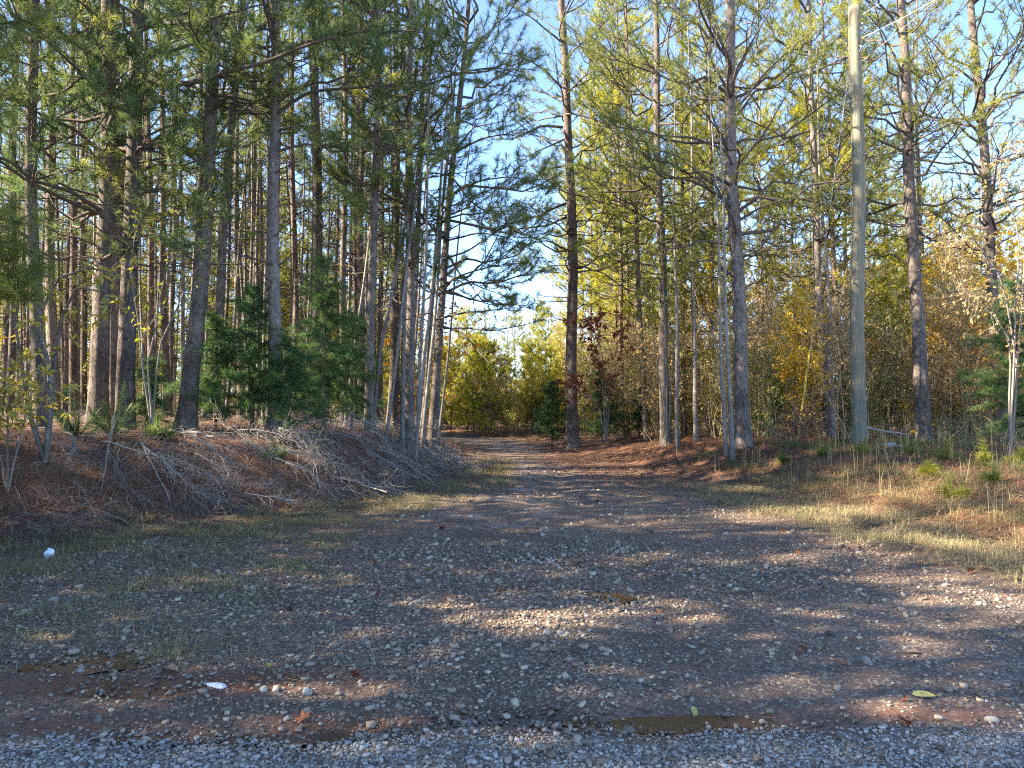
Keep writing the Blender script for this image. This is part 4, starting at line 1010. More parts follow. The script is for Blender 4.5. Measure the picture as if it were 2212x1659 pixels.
for i, (X, d, h, lab) in enumerate([(2125, 12.0, .42, 'bright green pine seedling, highest of those on the right slope'), (2010, 11.2, .25, 'bright green pine seedling in front of the grey pine that leans left'), (2052, 10.0, .34, 'bright green pine seedling lowest on the right slope'),
                                   (1860, 14.0, .35, 'dull green pine seedling in front of the utility pole'), (1770, 14.4, .3, 'dull green pine seedling left of the utility pole in the weeds'), (2195, 12, .3, 'pine seedling cut by the right edge of the photo'),
                                   (1960, 13.8, .34, 'green pine seedling between the utility pole and the leaning grey pine'), (2145, 10.2, .3, 'grey-green pine seedling near the right edge, above the dry grass'), (1692, 14.5, .28, 'small pine seedling by the dead rust-brown bush'), (2040, 12.6, .38, 'pine seedling behind the lowest bright one on the right slope')]):
    seedling(X, d, h, lab, i, 'needle_gold' if i in (0, 1, 2, 5) else 'needle')
for i, (X, d, h, lab) in enumerate([(170, 10.8, .75, 'soft green pine sapling on the bank below the thick dark pine'), (245, 10.9, .8, 'grey-green pine sapling below the scaly grey pine'), (345, 11.2, .5, 'small pine sapling hanging over the bank below the bowed grey pine'), (600, 11.6, .3, 'pine sprig at the bank top below the pale scaly pine')]):
    seedling(X, d, h, lab, 40 + i, 'needle_dark', 8)

# ------------------------------------------------------------------ fallen branches on the bank
BRV = []
for i in range(6):
    rng = np.random.default_rng(200 + i)
    L = [2.6, 1.9, 2.2, 1.5, 2.9, 1.7][i]; m = 14; t = np.linspace(0, 1, m)
    P = np.stack([L * (t - .3), .25 * L * np.sin(t * 2.2 + i) * t, .10 * np.sin(t * 3)], -1); P += np.cumsum(rng.normal(0, .015, P.shape), 0)
    b = Buf(); v, q = tubes(P[None], (.012 * (1.1 - t))[None], 6); b.add(v, None, q)
    k = 26; x = rng.uniform(.15, 1, k) * (m - 1); j = np.minimum(x.astype(int), m - 2); p = P[j]; d = unit(P[j + 1] - P[j])
    dd = unit(d + rng.normal(0, .7, d.shape) * [1, 1, .5]); SL = rng.uniform(.2, .85, k)
    S = p[:, None] + dd[:, None] * SL[:, None, None] * np.linspace(0, 1, 7)[None, :, None] + np.cumsum(rng.normal(0, .02, (k, 7, 3)), 1)
    v, q = tubes(S, np.linspace(.004, .0015, 7)[None] * np.ones((k, 1)), 4); b.add(v, None, q)
    p = S[:, 2:6].reshape(-1, 3); dd2 = unit(np.repeat(dd, 4, 0) + rng.normal(0, .7, p.shape))
    S2 = p[:, None] + dd2[:, None] * rng.uniform(.08, .35, (len(p), 1, 1)) * np.linspace(0, 1, 4)[None, :, None] + np.cumsum(rng.normal(0, .012, (len(p), 4, 3)), 1)
    v, q = tubes(S2, np.full((len(p), 4), .0018), 3); b.add(v, None, q)
    BRV.append(b.mesh('fallen_branch', M['dead']))
def gnormal(x, y, e=.15):
    return Vector((-(float(gz(x + e, y)) - float(gz(x - e, y))) / (2 * e), -(float(gz(x, y + e)) - float(gz(x, y - e))) / (2 * e), 1)).normalized()
def lay(o, x, y, az, lift=.03):
    nrm = gnormal(x, y); q = Vector((0, 0, 1)).rotation_difference(nrm)
    o.rotation_mode = 'QUATERNION'; o.rotation_quaternion = q @ Matrix.Rotation(az, 3, 'Z').to_quaternion(); o.location = Vector((x, y, float(gz(x, y)))) + nrm * lift
rng = random.Random(4)
spots = []
while len(spots) < 84:
    y = rng.uniform(10.2, 17.5); x = float(np.interp(y, TOE[:, 1], TOE[:, 0])) - rng.uniform(.15, 1.9) - (1.0 if y < 11.5 else 0) * rng.random()
    if 560 / 2212 < 2: spots.append((x, y))
for i, (x, y) in enumerate(spots):
    o = link('fallen_branch', BRV[i % 6], label='dead grey branch in the brush pile along the left bank', category='branch', group='dead branches heaped on the left bank')
    lay(o, x, y, rng.uniform(-.9, .3) + (3.14 if rng.random() < .2 else 0), rng.uniform(.02, .16)); o.scale = (rng.uniform(.4, .8),) * 3
for (X0, V0, X1, V1, d0, d1, r, lab) in [(360, 930, 470, 940, 11.6, 11.4, .03, 'pale dead log lying level on the crest of the bank'), (152, 975, 200, 1080, 10.6, 9.9, .022, 'lichen-grey stick propped on the bank, leftmost of three'), (245, 900, 215, 1085, 10.4, 9.8, .016, 'thin upright dead stick on the bank, middle of three'),
                                     (305, 960, 368, 1085, 10.7, 9.9, .016, 'dead stick slanting right on the bank, rightmost of three'), (700, 1025, 840, 1060, 12.2, 11.6, .018, 'long dead pole slanting down the face of the bank'), (880, 940, 960, 1000, 14.5, 14.0, .014, 'dead stick sloping at the end of the bank'),
                                     (540, 1060, 640, 1100, 10.9, 10.7, .012, 'bleached forked stick at the toe of the bank'), (1865, 925, 1990, 940, 17.2, 17.8, .03, 'long dead limb lying behind the utility pole')]:
    rr = np.random.default_rng(int(X0)); a = at(X0, V0, d0); b_ = at(X1, V1, d1)
    t = np.linspace(0, 1, 9)[:, None]; P = np.array(a)[None] * (1 - t) + np.array(b_)[None] * t - np.array(a)[None]; P = P + np.cumsum(rr.normal(0, .012, P.shape), 0)
    bb = Buf(); v, q = tubes(P[None], (r * np.linspace(1, .5, 9))[None], 7); bb.add(v, None, q)
    k = 5; S = P[2:7, None] + unit(rr.normal(0, 1, (5, 1, 3)) + unit(P[-1] - P[0])) * rr.uniform(.1, .4, (5, 1, 1)) * np.linspace(0, 1, 5)[None, :, None]
    v, q = tubes(S, np.full((5, 5), r * .25), 4); bb.add(v, None, q)
    link('fallen_branch', bb.mesh('fallen_branch', M['dead']), loc=a, label=lab, category='branch')

# ------------------------------------------------------------------ ground cover
def cov(n, box, dens, rng):
    """n points in box kept with probability dens(x, y)"""
    x = rng.uniform(box[0], box[1], n); y = rng.uniform(box[2], box[3], n)
    k = (rng.random(n) < dens(x, y)) & (np.abs(x) < y * .72 + .5)
    return x[k], y[k]
rng = np.random.default_rng(77)
# pebbles
BV = np.array([(a, b, c) for c in (-1, 1) for b in (-1, 1) for a in (-1, 1)], float) * .62
BQ = np.array([(0, 2, 3, 1), (4, 5, 7, 6), (0, 1, 5, 4), (1, 3, 7, 5), (3, 2, 6, 7), (2, 0, 4, 6)])
ph_ = (1 + 5 ** .5) / 2
IV = unit(np.array([(-1, ph_, 0), (1, ph_, 0), (-1, -ph_, 0), (1, -ph_, 0), (0, -1, ph_), (0, 1, ph_), (0, -1, -ph_), (0, 1, -ph_), (ph_, 0, -1), (ph_, 0, 1), (-ph_, 0, -1), (-ph_, 0, 1)], float))
IT = np.array([(0, 11, 5), (0, 5, 1), (0, 1, 7), (0, 7, 10), (0, 10, 11), (1, 5, 9), (5, 11, 4), (11, 10, 2), (10, 7, 6), (7, 1, 8), (3, 9, 4), (3, 4, 2), (3, 2, 6), (3, 6, 8), (3, 8, 9), (4, 9, 5), (2, 4, 11), (6, 2, 10), (8, 6, 7), (9, 8, 1)])
def stones(x, y, size, rng, shape, tint=None, sink=.25):
    n = len(x); z = gz(x, y, .45); B = BV if shape == 'box' else IV; k = len(B)
    V = B[None] * (1 + rng.normal(0, .16, (n, k, 1))) * size[:, None, None] * np.stack([rng.uniform(.75, 1.35, n), rng.uniform(.6, 1.05, n), rng.uniform(.4, .75, n)], -1)[:, None]
    a = rng.uniform(0, 6.28, n); tl = rng.normal(0, .3, n)
    Vx = V[..., 0] * np.cos(tl)[:, None] - V[..., 2] * np.sin(tl)[:, None]; Vz = V[..., 0] * np.sin(tl)[:, None] + V[..., 2] * np.cos(tl)[:, None]
    X = Vx * np.cos(a)[:, None] - V[..., 1] * np.sin(a)[:, None]; Y = Vx * np.sin(a)[:, None] + V[..., 1] * np.cos(a)[:, None]
    P = np.stack([X + x[:, None], Y + y[:, None], Vz + (z + size * sink)[:, None]], -1).reshape(-1, 3)
    t = rng.random(n) if tint is None else tint
    F = (BQ if shape == 'box' else IT)[None] + (np.arange(n) * k)[:, None, None]
    return P, F.reshape(-1, F.shape[-1]), np.repeat(t, k)
M['gravel'] = simple_material('gravel', [(0, (.05, .040, .031)), (.3, (.17, .135, .10)), (.6, (.34, .27, .195)), (.85, (.48, .395, .285)), (1, (.60, .52, .39))], .7, 60, .3, .35, 0, 'tint')
M['gravel_pale'] = simple_material('pale_gravel', [(0, (.12, .115, .105)), (.5, (.33, .31, .275)), (1, (.56, .525, .45))], .7, 60, .3, .35, 0, 'tint')
def road_d(x, y): return sstep((-sdist(x, y, TOE) - .35 + .5 * wav(x, y, 1.3, 2)) / 1.4) * sstep((-sdist(x, y, VERGE, False) + .1 + .5 * wav(x, y, 1.3, 2)) / 1.2)
def gdens(x, y):
    patch = .45 + .55 * sstep(.5 + wav(x, y, 1.7, 7) * 1.1)
    clay = np.exp(-((y - 3.8 - .02 * x) / .14) ** 2) * .65 + np.exp(-((y - 4.25 - .06 * (x + 2)) / .2) ** 2) * sstep((-x - .3) / 1.2) * .7
    patch = patch * (.25 + .75 * sstep(.62 + wav(x, y, 4.5, 27)))
    return road_d(x, y) * patch * np.interp(y, [3.6, 7, 11, 17, 24], [1, .9, .5, .2, .06]) * (1 - .5 * clay)
x, y = cov(80000, (-4.5, 4.8, 3.3, 8.5), gdens, rng)
x2, y2 = cov(16000, (-4.5, 4.8, 8.5, 18), gdens, rng)
x = np.r_[x, x2]; y = np.r_[y, y2]
sz = np.clip(rng.lognormal(math.log(.0082), .5, len(x)), .0035, .032) * np.interp(y, [4, 12], [1, 1.5])
V, F, t = stones(x, y, sz, rng, 'box', np.clip(rng.beta(1.6, 2.2, len(x)), 0, 1))
link('gravel', new_mesh('gravel', V, None, M['gravel'], {'tint': t}, True, quads=F), kind='stuff', label='loose brown and grey pebbles strewn over the wet track', category='gravel')
x, y = cov(34000, (-3.2, 3.2, 2.2, 3.85), lambda x, y: sstep((3.74 + .07 * wav(x, y, 1.2, 4) + .05 * wav(x, y, .4, 14) - y) / .3), rng)
sz = np.clip(rng.lognormal(math.log(.0072), .42, len(x)), .004, .02)
V, F, t = stones(x, y, sz, rng, 'box', np.clip(rng.beta(2.2, 2, len(x)), 0, 1))
link('road_gravel', new_mesh('road_gravel', V, None, M['gravel_pale'], {'tint': t}, True, quads=F), kind='stuff', label='pale blue-grey crushed gravel along the bottom edge of the photo', category='gravel')
# larger stones, each its own object
SV = []
for i in range(6):
    r5 = np.random.default_rng(300 + i); V, F, t = stones(np.zeros(1), np.full(1, -9.), np.ones(1), r5, 'ico'); V = V - V.mean(0)
    me = new_mesh('stone', V, F, M['stone'] if 'stone' in M else None, None, True); SV.append(me)
M['stone'] = simple_material('field_stone', [(.2, (.13, .11, .09)), (.5, (.26, .225, .18)), (.8, (.40, .355, .285))], .75, 3, .4, .3, .55)
for me in SV:
    me.materials.clear(); me.materials.append(M['stone'])
    md = None
import bmesh
for me in SV:
    bm = bmesh.new(); bm.from_mesh(me); bmesh.ops.subdivide_edges(bm, edges=bm.edges, cuts=1, use_grid_fill=True, smooth=.8)
    for v in bm.verts: v.co += v.normal * .05 * mnoise.noise(v.co * 3)
    for f in bm.faces: f.smooth = True
    bm.to_mesh(me); bm.free()
rs = random.Random(9); cnt = 0
while cnt < 150:
    y = rs.uniform(3.9, 13) if rs.random() < .8 else rs.uniform(3.3, 6); x = rs.uniform(-4.2, 4.4)
    if rs.random() > float(road_d(np.array([x]), np.array([y]))[0]) or abs(x) > .68 * y: continue
    s = rs.uniform(.013, .026) * (1 + .035 * y); cnt += 1
    o = link('stone', rs.choice(SV), loc=(x, y, float(gz(x, y)) + s * .25), rot=(rs.uniform(-.3, .3), rs.uniform(-.3, .3), rs.uniform(0, 6.28)), scale=(s * rs.uniform(.8, 1.4), s, s * rs.uniform(.7, 1.1)))
    side = 'left' if x < -.9 else 'right' if x > 1.2 else 'middle'; dist = 'near the puddles' if y < 4.8 else 'a few steps up the track' if y < 8 else 'far up the track'
    o['label'] = 'stone larger than the gravel around it, %s, %s' % (dist, side)
    o['category'] = 'stone'; o['group'] = 'larger stones on the track'

# pine straw: needles lying on bank, slope and track
M['straw'] = leaf_material('pine_straw', [(0, (.09, .042, .025)), (.5, (.19, .095, .055)), (1, (.32, .19, .11))], .1, .7, 0, .2)
M['grass_dry'] = leaf_material('dry_grass', [(0, (.13, .14, .055)), (.45, (.25, .23, .11)), (1, (.42, .34, .19))], .3, .7, 0, .2)
M['grass_green'] = leaf_material('green_grass', [(0, (.07, .11, .035)), (.6, (.14, .17, .06)), (1, (.26, .24, .11))], .35, .6, 0, .2)
def lying(x, y, L, w, rng, lift=.012, tilt=.12, clump=None):
    n = len(x); a = rng.uniform(0, 6.28, n) if clump is None else clump
    L = L * rng.uniform(.6, 1.2, n); dx, dy = np.cos(a) * L, np.sin(a) * L
    z0 = gz(x, y) + rng.uniform(.002, lift * 2, n); z1 = gz(x + dx, y + dy) + rng.uniform(.002, lift * 3, n) + L * np.abs(rng.normal(0, tilt, n))
    nx_, ny_ = -np.sin(a) * w / 2, np.cos(a) * w / 2
    V = np.stack([np.stack([x - nx_, y - ny_, z0], -1), np.stack([x + nx_, y + ny_, z0 + .001], -1), np.stack([x + dx, y + dy, z1], -1)], 1).reshape(-1, 3)
    return V, np.arange(3 * n).reshape(-1, 3), np.repeat(rng.random(n), 3)
def straw_d(x, y):
    s1, s2 = sdist(x, y, TOE), sdist(x, y, VERGE, False); w_ = wav(x, y, 1.3, 2)
    return np.clip(sstep((s1 + .2 + .4 * w_) / .6) * np.interp(y, [6, 9, 18, 30], [1, 1, .6, .3]) + sstep((s2 - .6 + .4 * w_) / 1.0) * .75 + .12 + .5 * sstep((y - 11) / 5) * sstep((x - .3 - (18 - y) * .15) / 1.5), 0, 1)
x, y = cov(230000, (-9, 10, 6.0, 22), straw_d, rng)
V, T, t = lying(x, y, .19, .006, rng, .02, .2)
V[:, 2] += np.repeat(np.where(sdist(x, y, TOE) > 0, np.abs(rng.normal(0, .03, len(x))), 0), 3)
link('pine_straw', new_mesh('pine_straw', V, T, M['straw'], {'tint': t}, False), kind='stuff', label='rust-brown fallen pine needles over the bank and the slope', category='pine straw')
x, y = cov(13000, (-4.5, 4.8, 3.2, 10), lambda x, y: .5 + .5 * (wav(x, y, .9, 18) > .1), rng)
V, T, t = lying(x, y, .14, .0035, rng, .012, .06)
link('needle_litter', new_mesh('needle_litter', V, T, M['straw'], {'tint': t * .5 + .5}, False), kind='stuff', label='scattered dry pine needles lying on the gravel of the track', category='pine straw')

def grass_mesh(x, y, h, w, rng, lean=.5, bend=.35):
    n = len(x); a = rng.uniform(0, 6.28, n); h = h * rng.uniform(.5, 1.25, n); l_ = np.abs(rng.normal(0, lean, n))
    dx, dy = np.cos(a), np.sin(a); z = gz(x, y) - .005
    nxv = np.stack([-dy, dx, 0 * dx], -1) * (w / 2) * rng.uniform(.6, 1.3, (n, 1))
    b = np.stack([x, y, z], -1); m = b + np.stack([dx * l_ * h * .4, dy * l_ * h * .4, h * .62], -1)
    tp = b + np.stack([dx * l_ * h * (1 + bend), dy * l_ * h * (1 + bend), h / (1 + .35 * l_)], -1)
    V = np.stack([b - nxv, b + nxv, m + nxv * .8, m - nxv * .8, tp], 1).reshape(-1, 3)
    i = np.arange(n)[:, None] * 5
    T = np.concatenate([i + [0, 1, 2], i + [0, 2, 3], i + [3, 2, 4]])
    return V, T, np.repeat(rng.random(n), 5)
def clumped(n, box, dens, rng, k=9, r=.06):
    x, y = cov(n, box, dens, rng); x = np.repeat(x, k) + rng.normal(0, r, len(x) * k); y = np.repeat(y, k) + rng.normal(0, r, len(y) * k); return x, y
def verge_l(x, y):
    s = sdist(x, y, TOE); w_ = wav(x, y, 1.1, 8)
    return sstep((s + 1.7 + .6 * w_) / .6) * sstep((.25 - s + .3 * w_) / .5) * (.45 + .55 * (w_ > -.1)) * (y > 4.6)
x, y = clumped(9000, (-7, 0, 4.6, 20), verge_l, rng)
x3, y3 = clumped(5200, (-6, .5, 4.3, 10), lambda x, y: sstep((-x - 1.0 - .0 * y + .6 * wav(x, y, 1.5, 2)) / 1.6) * sstep((wav(x, y, .8, 19) + .25) / .5) * (sdist(x, y, TOE) < -.6) * .8, rng, 7, .05)
x = np.r_[x, x3]; y = np.r_[y, y3]
V, T, t = grass_mesh(x, y, .085, .0045, rng, 1.9, .9)
link('grass', new_mesh('grass', V, T, M['grass_dry'], {'tint': t}, False), kind='stuff', label='short faded grass along the foot of the left bank', category='grass')
def verge_r(x, y):
    s = sdist(x, y, VERGE, False); w_ = wav(x, y, 1.2, 6)
    return sstep((s + .6 + .5 * w_) / .5) * sstep((3.4 - s + .4 * w_) / 1.5) * (.5 + .5 * (w_ > -.2)) * sstep((15 - y) / 3)
x, y = clumped(8200, (1.5, 10, 4.6, 17), verge_r, rng, 8, .08)
V, T, t = grass_mesh(x, y, .13, .005, rng, 2.2, 1.0)
link('dry_grass', new_mesh('dry_grass', V, T, M['grass_dry'], {'tint': .35 + .65 * t}, False), kind='stuff', label='straw-coloured dead grass along the right verge', category='grass')
x, y = clumped(2300, (3.5, 11, 8.5, 18), lambda x, y: sstep((sdist(x, y, VERGE, False) - .8) / 1) * (wav(x, y, 1.6, 22) > .05), rng, 9, .09)
V, T, t = grass_mesh(x, y, .19, .0055, rng, 1.2, .7)
link('weeds', new_mesh('weeds', V, T, M['grass_green'], {'tint': t}, False), kind='stuff', label='green weeds and grass on the slope round the utility pole', category='weeds')
x, y = clumped(260, (3, 11, 8, 19), lambda x, y: sstep((sdist(x, y, VERGE, False) - .6) / 1), rng, 3, .05)
V, T, t = grass_mesh(x, y, .55, .005, rng, .25, .2)
link('tall_stalks', new_mesh('tall_stalks', V, T, M['grass_dry'], {'tint': .6 + .4 * t}, False), kind='stuff', label='tall dry stalks standing on the right slope', category='grass')

# leaf litter and single fallen leaves
def star_leaf(seed, lobes=5, flat=.12):
    r6 = np.random.default_rng(seed); V = [(0, 0, 0)]; n_ = lobes * 2
    for i in range(n_):
        a = -1.9 + 3.8 * i / (n_ - 1); r_ = (1.0 if i % 2 == 0 else .42) * r6.uniform(.85, 1.1) * (1.1 if abs(a) < .6 else .9)
        V.append((r_ * math.cos(a), r_ * math.sin(a), flat * r6.normal() * r_ + .28 * r_ * r_ * flat * 4))
    T = [(0, i, i + 1) for i in range(1, n_)]
    k = len(V); V += [(0, -.02, 0), (0, .02, 0), (-1.0, .05, .08)]; T.append((k, k + 1, k + 2))
    return np.array(V), np.array(T)
def oval_leaf():
    V = [(0, 0, 0)]; n_ = 10
    for i in range(n_):
        a = 2 * math.pi * i / n_; V.append((.9 * math.cos(a), .38 * math.sin(a) * (1 + .2 * math.cos(a)), .12 * abs(math.sin(a))))
    T = [(0, i, i % n_ + 1) for i in range(1, n_ + 1)]; k = len(V); V += [(-.85, -.02, 0), (-.85, .02, 0), (-1.3, 0, .03)]; T.append((k, k + 1, k + 2))
    return np.array(V), np.array(T)
for nm in ('leaf_red', 'leaf_lemon', 'leaf_beige'):
    M[nm] = simple_material(nm.replace('leaf_', 'fallen_leaf_'), {'leaf_red': [(.2, (.09, .022, .018)), (.5, (.20, .05, .025)), (.8, (.33, .12, .045))], 'leaf_lemon': [(.2, (.30, .26, .05)), (.8, (.46, .42, .13))], 'leaf_beige': [(.2, (.22, .13, .08)), (.8, (.46, .31, .20))]}[nm], .6, 2.5, .3, .3, .4)
LV = {}
for mt in ('leaf_red', 'leaf_lemon', 'leaf_beige'):
    for j in range(4):
        V, T = star_leaf(400 + j) if not (mt == 'leaf_lemon' or j == 3) else oval_leaf()
        LV[mt, j] = new_mesh('fallen_leaf', V, T, M[mt], None, False)
def put_leaf(x, y, s, mt, j, label, group=None, up=0):
    o = link('fallen_leaf', LV[mt, j], loc=(x, y, float(gz(x, y)) + .012 + s * .08), rot=(rs.gauss(0, .25) - up, rs.gauss(0, .25), rs.uniform(0, 6.28)), scale=s)
    o['label'] = label; o['category'] = 'leaf'
    if group: o['group'] = group
def gxy(X, V):
    """ground point seen at pixel X, V"""
    a = at(X, V, 1.0); d_ = a - Vector((0, 0, CAM_Z)); t = 2.0
    while t < 80:
        p_ = Vector((0, 0, CAM_Z)) + d_ * t
        if p_.z <= float(gz(p_.x, p_.y)): return p_.x, p_.y
        t *= 1.004
    return p_.x, p_.y
for X, V, s, mt, j, up, lab in [(762, 1465, .07, 'leaf_red', 0, 1.2, 'rust-red star leaf standing on edge on the gravel left of centre'), (655, 1563, .075, 'leaf_red', 1, .3, 'orange star-shaped leaf lying in the muddy runoff at lower left'), (950, 1145, .09, 'leaf_red', 1, .9, 'red pointed leaf on the sunlit strip of track'),
    (485, 1250, .06, 'leaf_lemon', 0, 0, 'yellow leaf on the gravel at the grass edge, left side'), (1995, 1510, .065, 'leaf_lemon', 0, .2, 'pale yellow-green leaf on the gravel at lower right, largest there'), (1500, 1546, .04, 'leaf_lemon', 1, 0, 'small yellow-green leaf at the edge of the long puddle'),
    (580, 1443, .04, 'leaf_lemon', 2, 0, 'pale narrow leaf left of the standing red leaf'), (1975, 1415, .09, 'leaf_beige', 1, 0, 'large faded maple-like leaf on the gravel at right'), (1815, 1435, .04, 'leaf_red', 3, 0, 'small coral-red leaf on the gravel right of centre'), (1730, 1405, .07, 'leaf_red', 0, .2, 'dark red leaf left of the small coral-red leaf'),
    (1450, 1362, .045, 'leaf_beige', 3, 0, 'folded tan leaf alone on the gravel right of centre'), (1955, 1565, .08, 'leaf_red', 2, .2, 'dark red leaf beside the bright puddle at lower right'), (2095, 1238, .07, 'leaf_red', 1, .5, 'rust leaf on the dry grass at the right verge'), (1530, 1075, .07, 'leaf_lemon', 3, .9, 'yellow leaf at the sunny edge of the right verge'),
    (1095, 1107, .06, 'leaf_red', 2, .2, 'orange star leaf in the middle of the track, farther up'), (1275, 1553, .035, 'leaf_beige', 0, 0, 'curled brown leaf in the bright puddle'), (960, 1560, .05, 'leaf_beige', 1, .3, 'pinkish leaf at the left end of the bright puddle'), (1175, 1632, .04, 'leaf_beige', 3, .2, 'curled tan leaf near the bottom edge'),
    (1630, 1650, .045, 'leaf_beige', 2, 0, 'tan leaf on the pale gravel at the bottom edge'), (1840, 1318, .05, 'leaf_lemon', 1, 0, 'small yellow leaf on dark gravel below the right verge'), (1995, 1218, .035, 'leaf_lemon', 2, 0, 'bright yellow leaf at the edge of the dry grass on the right'), (370, 1450, .07, 'leaf_beige', 3, 0, 'long tan leaf at the edge of the orange runoff'),
    (1835, 1190, .05, 'leaf_red', 3, .2, 'coral leaf in the sunny dry grass of the right verge'), (1690, 1190, .05, 'leaf_red', 0, .2, 'red leaf where the sunny strip meets the right verge')]:
    x, y = gxy(X, V); put_leaf(x, y, s, mt, j, lab, None, up)
for i in range(150):
    y = rs.uniform(3.6, 22) ; x = rs.uniform(-.62, .68) * y
    if x < -5.5: continue
    mt = rs.choice(['leaf_red', 'leaf_beige', 'leaf_beige', 'leaf_red', 'leaf_lemon'] if y > 5 else ['leaf_beige', 'leaf_red'])
    colw = {'leaf_red': 'red-brown', 'leaf_beige': 'tan', 'leaf_lemon': 'yellow'}[mt]
    z_ = 'on the left bank' if float(sdist(x, y, TOE)) > 0 else 'on the right slope' if float(sdist(x, y, VERGE, False)) > 0 else 'on the near part of the track' if y < 8 else 'on the far part of the track'
    put_leaf(x, y, rs.uniform(.022, .05), mt, rs.randrange(4), 'small %s fallen leaf lying %s' % (colw, z_), 'small fallen leaves', rs.choice([0, 0, .5]))
x, y = cov(4600, (-9, 10, 6, 24), lambda x, y: straw_d(x, y) * .8, rng)
v, T, t = leaf_quads(np.stack([x, y, gz(x, y) + .02], -1), np.stack([rng.normal(size=len(x)), rng.normal(size=len(x)), rng.normal(0, .25, len(x))], -1), .065, .045, rng, .05)
link('leaf_litter', new_mesh('leaf_litter', v, T, M['leaf_brown'], {'tint': t}, False), kind='stuff', label='brown leaf litter mixed into the pine straw', category='leaf litter')
# loose twigs over the bank
x, y = cov(5200, (-9, 0, 8.5, 20), lambda x, y: sstep((sdist(x, y, TOE) + .1) / .4), rng)
n_ = len(x); a = rng.normal(-.5, .8, n_); L_ = rng.uniform(.25, .9, n_); t = np.linspace(0, 1, 6)
PX = x[:, None] + np.cos(a)[:, None] * L_[:, None] * t; PY = y[:, None] + np.sin(a)[:, None] * L_[:, None] * t
P = np.stack([PX, PY, gz(PX, PY) + rng.uniform(.01, .16, (n_, 1)) * np.sin(math.pi * (t * .8 + .15)) + .01], -1); P += np.cumsum(rng.normal(0, .012, P.shape), 1)
v, q = tubes(P, rng.uniform(.001, .0028, (n_, 1)) * np.linspace(1.2, .5, 6)[None], 3)
link('twig_litter', new_mesh('twig_litter', v, None, M['dead'], None, True, quads=q), kind='stuff', label='fine grey twigs tangled over the left bank', category='twigs')

# ------------------------------------------------------------------ puddles
m, n, l = mat_new('puddle_water')
g = n.new('ShaderNodeNewGeometry'); nz = noise_n(n, l, g.outputs['Position'], 18, 4)
p = n.new('ShaderNodeBsdfPrincipled'); p.inputs['Base Color'].default_value = (.07, .036, .024, 1); p.inputs['Roughness'].default_value = .04; p.inputs['IOR'].default_value = 1.5; p.inputs['Specular IOR Level'].default_value = 1.0
bp = n.new('ShaderNodeBump'); bp.inputs['Strength'].default_value = .25; bp.inputs['Distance'].default_value = .01; l.new(nz.outputs[0], bp.inputs['Height']); l.new(bp.outputs[0], p.inputs['Normal'])
o = n.new('ShaderNodeOutputMaterial'); l.new(p.outputs[0], o.inputs[0]); M['water'] = m
def puddle(i, label):
    bx, by, rx, ry = BAS[i]; r7 = np.random.default_rng(i); k = 40; ph = r7.uniform(0, 6.28, 5); V = [(0, 0, 0)]
    for j in range(k):
        a = 2 * math.pi * j / k; q = 1.1 + .12 * math.sin(2 * a + ph[0]) + .1 * math.sin(5 * a + ph[1])
        V.append((rx * q * math.cos(a), ry * q * math.sin(a), 0))
    link('puddle', new_mesh('puddle', V, [(0, j, j % k + 1) for j in range(1, k + 1)], M['water'], None, False), loc=(bx, by, float(gz(bx, by)) + .0125), label=label, category='puddle')
for i, lab in enumerate(['shallow puddle mirroring the bright sky at the bottom centre', 'long rusty runoff puddle right of the bright one', 'little bright puddle beside the dark red leaf at lower right', 'muddy orange runoff puddle at lower left', 'orange mud puddle near the left edge of the gravel',
                         'brown mud puddle below the orange one at left', 'small silvery puddle in the middle of the track', 'thin silvery puddle farther up the track', 'second thin silvery puddle, right of the first one up the track', 'rusty puddle around the orange star leaf', 'wet silvery streak far up the track near the grass']):
    puddle(i, lab)

# ------------------------------------------------------------------ small odds and ends
M['foam'] = simple_material('dirty_white_foam', [(.2, (.45, .50, .56)), (.8, (.78, .82, .86))], .5, 12, .4, .5)
def lump(name, X, V, sx, sy, sz_, mat, label, cat, seed):
    x, y = gxy(X, V); r8 = np.random.default_rng(seed); bm = bmesh.new(); bmesh.ops.create_icosphere(bm, subdivisions=3, radius=1)
    off = Vector(r8.uniform(0, 50, 3))
    for v in bm.verts:
        v.co *= 1 + .35 * mnoise.noise(v.co * 1.7 + off) + .12 * mnoise.noise(v.co * 5 + off); v.co = Vector((v.co.x * sx, v.co.y * sy, v.co.z * sz_))
    for f in bm.faces: f.smooth = True
    me = bpy.data.meshes.new(name); bm.to_mesh(me); bm.free(); me.materials.append(mat)
    link(name, me, loc=(x, y, float(gz(x, y)) + sz_ * .5), rot=(0, 0, r8.uniform(-.5, .5)), label=label, category=cat)
lump('litter_scrap', 106, 1204, .05, .05, .06, M['foam'], 'crumpled white scrap of litter in the grass at the left', 'litter', 1)
lump('foam_scrap', 468, 1484, .075, .03, .012, M['foam'], 'whitish foam scrap on the gravel at lower left', 'litter', 2)
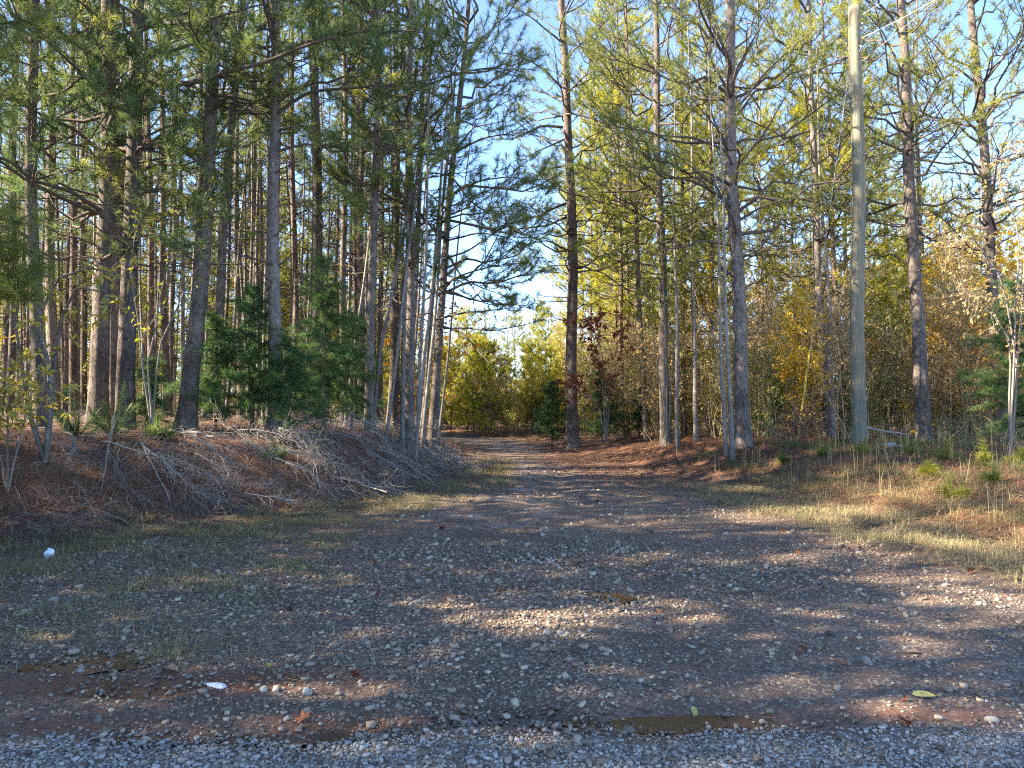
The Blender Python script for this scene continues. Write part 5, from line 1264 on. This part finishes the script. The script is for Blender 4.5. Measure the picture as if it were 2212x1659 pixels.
lump('rock', 1920, 966, .15, .12, .06, M['stone'], 'pale rock lying behind the utility pole, left of two', 'rock', 3)
lump('rock', 1950, 968, .11, .10, .05, M['stone'], 'pale rock lying behind the utility pole, right of two', 'rock', 4)
M['brick'] = simple_material('cut_wood_block', [(.2, (.40, .22, .10)), (.8, (.62, .40, .22))], .8, 20, .2, .2)
x, y = gxy(634, 946); bm = bmesh.new(); bmesh.ops.create_cube(bm, size=1)
for v in bm.verts: v.co = Vector((v.co.x * .12, v.co.y * .07, v.co.z * .08))
bmesh.ops.bevel(bm, geom=bm.edges[:], offset=.012, segments=2); me = bpy.data.meshes.new('wood_block'); bm.to_mesh(me); bm.free(); me.materials.append(M['brick'])
link('wood_block', me, loc=(x, y, float(gz(x, y)) + .035), rot=(.1, .15, .3), label='small orange-tan cut block lying on the bank below the trunks', category='block')
M['cone'] = simple_material('pine_cone', [(.2, (.03, .022, .02)), (.8, (.10, .07, .05))], .8, 20, .4, .2)
CV = []; r9 = np.random.default_rng(8); V, T = [], []
for i in range(46):
    f = i / 45; a = i * 2.4; rr_ = .5 * math.sin(math.pi * (f * .85 + .12)); z_ = f * 1.3 - .65; c_ = np.array([math.cos(a) * rr_, math.sin(a) * rr_, z_]); o_ = np.array([math.cos(a), math.sin(a), .35]); s_ = np.array([-math.sin(a), math.cos(a), 0]); k = len(V)
    V += [c_ * .2 + [0, 0, z_ * .8], c_ + s_ * .13, c_ + o_ * .14, c_ - s_ * .13]; T += [(k, k + 1, k + 2), (k, k + 2, k + 3)]
cone_me = new_mesh('pine_cone', np.array(V), T, M['cone'], None, False)
for X, V_, lab in [(625, 1322, 'dark pine cone on the gravel at left'), (870, 1275, 'pine cone on the gravel left of centre'), (390, 1208, 'pine cone at the edge of the left grass'), (1290, 1085, 'pine cone in the middle of the track, farther up'), (1610, 1290, 'pine cone on the gravel right of centre')]:
    x, y = gxy(X, V_); link('pine_cone', cone_me, loc=(x, y, float(gz(x, y)) + .025), rot=(1.5, .2, rs.uniform(0, 6)), scale=.04, label=lab, category='pine cone')
